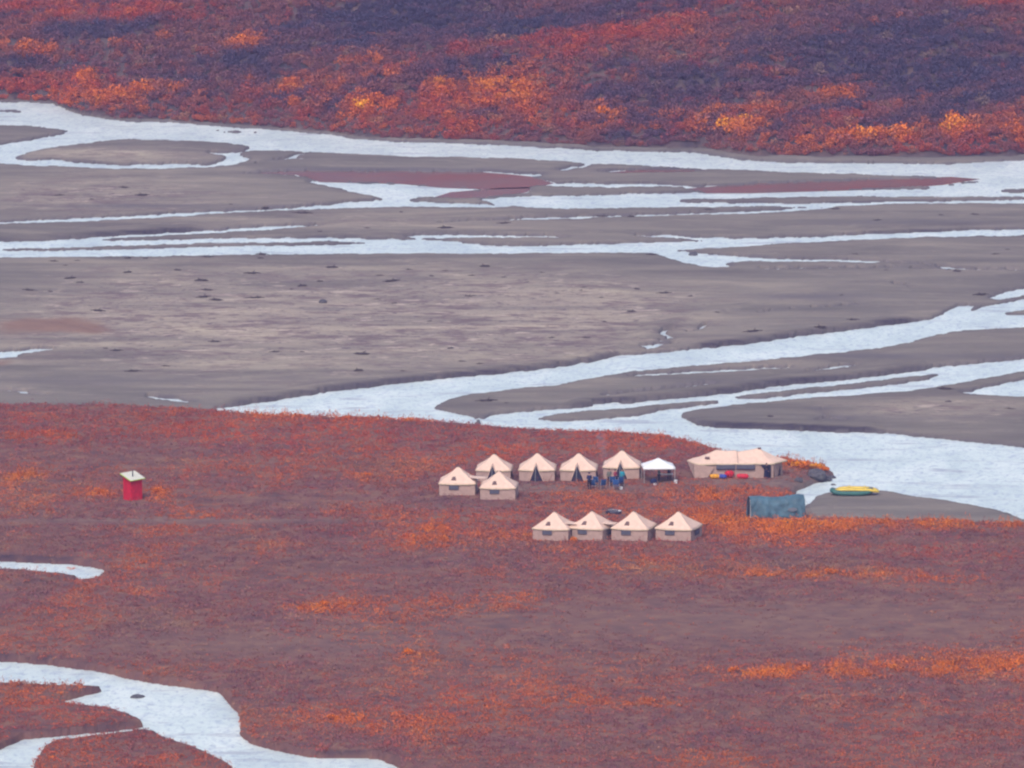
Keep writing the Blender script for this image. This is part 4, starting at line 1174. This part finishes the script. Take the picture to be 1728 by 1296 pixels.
# driftwood snags and clods on the gravel
def snag_meshes():
    out = []
    for s in range(5):
        r = random.Random(s + 40); b = MB()
        b.blob((0, 0, .10), (.42 + .2 * r.random(), .3, .15), 3, .4, 2.0, s + 3, None, True)
        L_ = 1.0 + r.random() * 1.1
        b.tube([(-L_ / 2, -.1, .16), (-.2, 0, .26), (.3, .1, .22), (L_ / 2, .05, .12)], [.05, .10, .08, .03], 7)
        b.tube([(-.1, 0, .25), (-.25, -.15, .5), (-.3, -.2, .62)], [.05, .03, .015], 6)
        b.tube([(.2, .08, .24), (.5, -.2, .36)], [.04, .015], 6)
        out.append(b)
    return out
SN = [b.build('driftwood', M['wood']) for b in snag_meshes()]
SPOT = [(98,330),(155,336),(390,345),(210,317),(448,351),(510,360),(677,358),(540,391),(620,385),(752,385),(850,377),(1410,353),(1588,363),(1480,372),(1645,362),(1195,354),(1065,366),(1015,366),(90,441),(130,440),(110,448),(215,436),(245,436),(443,430),(440,436),(350,434),(118,470),(135,477),(50,490),(85,492),(165,525),(215,460),(340,474),(425,462),(350,490),(418,461),(492,488),(510,483),(343,502),(365,507),(430,503),(437,502),(540,475),(640,465),(660,475),(750,457),(728,466),(818,450),(795,465),(850,468),(635,505),(665,512),(790,500),(800,499),(362,577),(465,594),(510,594),(178,588),(197,592),(280,618),(225,627),(610,598),(605,626),(680,626),(780,610),(810,614),(760,588),(725,542),(1270,560),(1385,553),(1210,527),(1165,500),(1420,498),(1655,498),(980,490),(985,485),(1020,543),(1065,526),(930,570),(990,570),(1100,430),(1200,431),(1443,429),(1680,429),(1700,421),(1600,455),(1615,458),(1495,456),(1440,540),(1595,657),(1705,690),(1300,703),(1600,678),(820,677),(855,680),(940,495),(1075,488),(890,476),(1120,495),(1015,502),(690,455),(300,456),(560,452),(915,460),(240,330),(330,404),(1680,530)]
DW = 'driftwood snags scattered over the gravel flats'
first = set()
for i, (px, py) in enumerate(SPOT):
    src = SN[i % 5]
    if i < 5: o = src
    else:
        o = src.copy(); COL.objects.link(o)
    g = on_ground(px, py, .2)
    o.location = (g.x, g.y, g.z - .03); s = random.choice([.4, .5, .65, .8, 1.05])
    if i in (25, 26, 37): s = .9
    o.scale = (s * random.uniform(.9, 1.5), s, s * .75); o.rotation_euler = (0, 0, random.choice([0, math.pi]) + random.uniform(-.5, .5))
    tag(o, 'small dark driftwood snag stranded on the pale gravel flat', 'driftwood', DW)

# ------------------------------------------------------------------ ground cover
r1 = np.random.default_rng(11)
X, Y = in_tundra(150000, r1)
Z = height(X, Y)
tv = gval(gT, X, Y); wv_ = gval(gW, X, Y)
keep = (tv > .45 + .25 * (fbm(X * .8, Y * .8, 71, 2) - .5)) & (wv_ < .18) & (Z > .06) & clear(X, Y)
px, py = project(X, Y, Z + .25)
wts, om, gm = tundra_weights(px, py, X, Y)
dens = np.clip(.62 + .3 * om - .55 * np.clip(gm, 0, 1.6) + .35 * (fbm(X * .25, Y * .12, 301, 3) - .5), .06, 1)
keep &= r1.uniform(size=len(X)) < dens
X, Y, Z, px, py = (a[keep] for a in (X, Y, Z, px, py)); wts = {k: v[keep] for k, v in wts.items()}; om = om[keep]; gm = gm[keep]
q_ = r1.uniform(size=len(X)); u = np.where(q_ < .35, cellnoise(X, Y, 1.1, 2.2, 701), np.where(q_ < .72, cellnoise(X, Y, 4.5, 5.5, 705), r1.uniform(size=len(X))))
col = pick_colours(wts, r1, u) * (.82 + .36 * fbm(X * .35, Y * .2, 711, 3))[:, None]
hs = (0.16 + .22 * r1.uniform(size=len(X)) ** 2 + .16 * np.clip(om, 0, 1.2) + .08 * sstep(.5, .7, fbm(X * .3, Y * .15, 311, 3))) * (1 - .35 * np.clip(gm, 0, 1))
sc_ = (.26 + .22 * r1.uniform(size=len(X))) * (1 + .2 * np.clip(om, 0, 1))
tall = r1.uniform(size=len(X)) < .22
low_p = leaf_protos('low', 16, 12, 5); tall_p = leaf_protos('tall', 12, 10, 6); shrub_p = leaf_protos('shrub', 16, 120, 9)
pos = np.stack([X, Y, Z - .02], 1)
V1, F1, C1 = scatter(pos[~tall], sc_[~tall], hs[~tall], col[~tall], low_p, .13, r1)
V2, F2, C2 = scatter(pos[tall], sc_[tall] * .9, hs[tall] * 1.25, col[tall], tall_p, .13, r1)
cover = np_mesh('tundra_shrubs', np.concatenate([V1, V2]), np.concatenate([F1, F2 + len(V1)]), M['foliage'], None, False, {'Col': np.concatenate([C1, C2])})
tag(cover, 'low red, rust and orange dwarf shrubs and grasses covering the camp flat', 'ground cover', kind='stuff')

# far hillside
H_OR = [(160,165,110,22,.6),(310,152,60,10,.5),(240,152,40,12,.5),(590,165,80,22,.7),(615,180,22,7,1.6),(500,150,60,14,.6),(720,135,90,16,.7),(800,160,90,22,.8),(870,150,40,14,.6),(1010,195,50,14,1.1),(1240,205,55,20,1.9),(1130,190,60,12,.5),(1440,225,60,10,1.3),(1510,228,60,10,1.0),(1602,218,16,12,2.2),(1650,212,70,12,1.0),(1350,245,60,10,.5),(1420,160,40,10,.5),(700,205,120,16,.35),(40,85,60,14,.7),(180,68,22,9,.6),(270,60,14,6,.5),(410,72,22,10,.7),(340,205,90,10,.3),(1160,60,30,8,.3),(1630,95,30,6,.5),(1720,228,30,14,.8),(860,115,40,6,.6),(590,105,22,6,.4),(640,100,12,6,.6),(145,128,14,8,.9),(880,170,40,20,.4),(1240,150,40,8,.3),(1060,135,16,6,.5)]
H_RED = [(100,10,160,22,1.2),(250,20,120,14,.8),(780,120,120,10,.9),(900,85,100,13,2.0),(1000,55,90,13,2.0),(1100,25,90,13,2.0),(1190,0,80,11,1.8),(640,170,300,26,.9),(60,150,140,24,.9),(1380,215,260,26,.55),(1650,240,160,20,.7),(1450,100,60,10,.8),(1330,130,60,14,.5),(1690,2,60,10,1.0),(500,20,70,10,.5),(860,205,260,24,.6)]
H_DK = [(600,62,190,36,1.5),(760,25,170,28,1.9),(850,45,80,16,1.8),(170,55,90,22,1.2),(280,130,80,14,1.2),(60,105,120,10,.8),(420,108,60,12,.9),(330,95,80,10,.7),(1050,108,70,12,1.2),(1210,130,60,10,.7),(1340,68,80,22,1.5),(1440,40,90,22,1.3),(1560,118,120,26,1.5),(1680,130,60,22,1.2),(1640,60,90,18,.9),(1110,15,-1,1,0),(1300,100,60,12,.9),(1250,30,60,14,1.0),(1500,10,100,14,1.2),(1640,20,90,10,.9),(1270,72,60,12,.9),(1620,165,80,10,1.0),(1210,225,30,10,.5),(1105,225,26,8,.8),(1045,228,20,10,.8),(560,185,20,6,.5),(240,165,22,9,.6),(450,165,18,8,.5),(1310,228,40,8,.5)]
r2 = np.random.default_rng(21)
n = 27000
X = r2.uniform(-88, 88, n); foot = np.interp(X, FXX, FYY)
d = r2.uniform(.2, 72, n); d = np.where(X > 8, np.maximum(d, .9 + 1.0 * fbm(X * .4, X * 0, 9, 2)), d); Y = foot + d
ok = (np.abs(X) < .0655 * Y)
X, Y, d = X[ok], Y[ok], d[ok]
Z = height(X, Y)
ok = Z > .10
X, Y, Z, d = X[ok], Y[ok], Z[ok], d[ok]
px, py = project(X, Y, Z + .5)
fine = fbm(X * .35, Y * .35, 401, 3); mott = fbm(X * .09, Y * .09, 405, 4)
o_ = patches(H_OR, px, py) * (.3 + 1.5 * sstep(.35, .65, fine)); rd = patches(H_RED, px, py) * (.5 + sstep(.35, .65, fine))
dk = patches([q for q in H_DK if q[2] > 0], px, py)
da, db = X * .86 + d * .5, -X * .5 + d * .86
diag = fbm(da * .045, db * .2, 431, 4)
lum = sstep(.40, .62, .5 * mott + .5 * diag)
dk = dk * (.35 + 1.2 * sstep(.62, .40, diag)) + .7 * sstep(.46, .34, diag) * (d > 6)
rd = rd * (.5 + .9 * sstep(.4, .58, diag))
calmz = np.clip(1 - .8 * dk, .08, 1)
wts = dict(mauve=.95 * calmz, plum=.75 + .6 * (1 - lum) + .7 * dk, red=(.10 + rd * 1.5) * calmz, rust=(.10 + .2 * lum + .3 * o_ + .4 * rd) * calmz, orange=(.02 + o_ * 2.8 + .35 * rd) * calmz, gold=np.maximum(o_ - .9, 0) * 2.2, dark=.08 + dk * 2.6, straw=.05 + .1 * lum)
u = np.where(r2.uniform(size=len(X)) < .72, cellnoise(X, d, 1.5, 1.5, 801), r2.uniform(size=len(X)))
col = pick_colours(wts, r2, u)
size = (.55 + .55 * r2.uniform(size=len(X)) ** 2) * (1 + .35 * np.clip(o_, 0, 1.5)) * (.75 + .5 * fine)
edge = sstep(.4, 5, d); size *= .75 + .25 * edge
pos = np.stack([X, Y, Z - .05], 1)
V, F, C = scatter(pos, size * 1.05, size * (1.0 + .25 * r2.uniform(size=len(X))), col, shrub_p, .14, r2)
hs_ = np_mesh('hillside_shrubs', V, F, M['foliage'], None, False, {'Col': C})
tag(hs_, 'dense mauve, red and orange autumn shrubs covering the far hillside', 'shrubs', kind='stuff')

# single bushes that stand out
def bush_protos(nm, cname, seed, quads=220):
    pr = leaf_protos('shrub', 1, quads, seed)
    r = np.random.default_rng(seed)
    c = np.array([PAL[cname]]) 
    V, F, C = scatter(np.zeros((1, 3)), np.ones(1), np.ones(1) * 1.1, c, pr, .25, r)
    root = empty('willow_bush', (0, 0, 0))
    np_mesh('foliage', V, F, M['foliage'], root, False, {'Col': C})
    for k in range(5):
        b = MB(); a = k * 1.26 + seed
        b.tube([(0.05 * math.cos(a), .05 * math.sin(a), -.1), (.25 * math.cos(a), .25 * math.sin(a), .45), (.42 * math.cos(a), .42 * math.sin(a), .85)], [.035, .022, .008], 6)
        b.build('stem', M['stem'], root)
    return root
BUSH = [
 (1228,218,1.7,'gold','tallest golden bush of the yellow patch low on the far hillside'),
 (1252,210,1.5,'gold','golden bush at the right of the yellow patch low on the far hillside'),
 (1602,224,1.6,'gold','brightest yellow bush, near the right edge above the far shore'),
 (615,184,1.5,'gold','yellow-orange bush above the far shore left of centre'),
 (1440,232,1.3,'orange','orange bush left of the brightest yellow bush on the far shore slope'),
 (1015,200,1.5,'orange','rounded orange bush on the slope above the middle of the far channel'),
 (145,133,1.3,'orange','orange bush on the left slope above the far river bend'),
 (410,76,1.3,'orange','lone orange bush amid dark scrub high on the left slope'),
 (40,88,1.4,'orange','orange bush near the left edge high on the far slope'),
 (545,1024,1.0,'orange','orange shrub alone on the bare tundra left of the near tents'),
 (515,1027,.8,'rust','rust brown shrub beside the lone orange shrub on the bare tundra'),
 (690,1104,.9,'orange','low orange shrub in the foreground tundra below the near tents'),
 (560,1215,.9,'orange','orange shrub right of the foreground stream bend'),
 (170,835,.9,'orange','yellowish shrub just left of the red outhouse'),
 (268,832,1.0,'orange','straggly orange shrub just right of the red outhouse'),
 (1345,788,1.3,'gold','golden shrub behind the right end of the mess tent'),
 (1374,792,1.25,'gold','golden shrub at the very tip of the camp bank'),
 (1334,787,1.3,'orange','orange shrub touching the right end wall of the mess tent'),
 (1360,791,1.3,'orange','orange shrub in the middle of the row along the bank tip'),
 (1388,795,1.0,'orange','orange shrub hanging over the dark rock at the bank tip'),
 (1205,842,.9,'orange','orange shrub between the canopy and the tarp shelter'),
 (1225,880,.9,'orange','orange shrub right of the rightmost near tent'),
 (970,914,.8,'orange','small orange shrub in front of the gap between the first two near tents'),
 (1400,968,.9,'orange','orange shrub in the band of bushes below the gravel bar'),
 (620,805,.8,'orange','orange shrub on the flat between the outhouse and the tents'),
 (1240,1135,.9,'orange','orange shrub at the left end of the long foreground band'),
 (1090,1185,.8,'rust','rusty shrub low in the middle foreground'),
 (120,966,.9,'rust','dark leafless-looking shrub standing in the small pond at left'),
]
bp = {}
for i, (bx, by, s, cn, lab) in enumerate(BUSH):
    if cn not in bp:
        root = bp[cn] = bush_protos(cn, cn, 50 + len(bp))
    else:
        src = bp[cn]; root = src.copy(); COL.objects.link(root)
        for chd in src.children:
            cc = chd.copy(); COL.objects.link(cc); cc.parent = root
    g = on_ground(bx, by, 1.0 if by > 300 else 8.0)
    root.location = g; root.rotation_euler = (0, 0, i * 1.7)
    w = 1.0 if by < 300 else .85
    root.scale = (s * 1.1, s * 1.1, s) if by < 300 else (s * .8, s * .8, s * .5)
    tag(root, lab, 'bush', 'willow bushes standing out of the scrub')

# ------------------------------------------------------------------ smoke of the camp fire
def smoke():
    g = on_ground(1014, 816); m = bpy.data.materials.new('smoke'); m.use_nodes = True; nt = m.node_tree; nt.nodes.clear()
    out = nt.nodes.new('ShaderNodeOutputMaterial'); pv = nt.nodes.new('ShaderNodeVolumePrincipled')
    pv.inputs['Color'].default_value = (.7, .7, .85, 1); pv.inputs['Density'].default_value = 0.10
    nt.links.new(pv.outputs['Volume'], out.inputs['Volume'])
    b = MB(); pts = []; rs = []
    for k in range(14):
        u = k / 13
        pts.append((.25 * math.sin(u * 5) + .3 * u, .3 * math.sin(u * 4 + 1), .3 + u * 5.2)); rs.append((.12 + .55 * u) * (1 + .25 * math.sin(k * 2.1)))
    rs[-1] = .2
    b.tube(pts, rs, 14)
    o = b.build('smoke', m); o.location = g
    tag(o, 'thin bluish smoke rising from the camp fire between the tents', 'smoke', kind='stuff')
smoke()

# ------------------------------------------------------------------ haze
def haze():
    m = bpy.data.materials.new('haze'); m.use_nodes = True; nt = m.node_tree; nt.nodes.clear()
    out = nt.nodes.new('ShaderNodeOutputMaterial'); pv = nt.nodes.new('ShaderNodeVolumePrincipled')
    pv.inputs['Color'].default_value = (.50, .48, .98, 1); pv.inputs['Density'].default_value = 0.00012; pv.inputs['Anisotropy'].default_value = 0.2
    nt.links.new(pv.outputs['Volume'], out.inputs['Volume'])
    b = MB(); z0 = float(GH.min()) - 1.0; z1 = max(float(GH.max()), CAMH) + 6
    b.box((0, 1900, (z0 + z1) / 2), (6400, 5000, z1 - z0))
    o = b.build('haze', m, None, False)
    tag(o, 'thin blue-violet autumn haze over the whole valley', 'haze', kind='stuff')
haze()
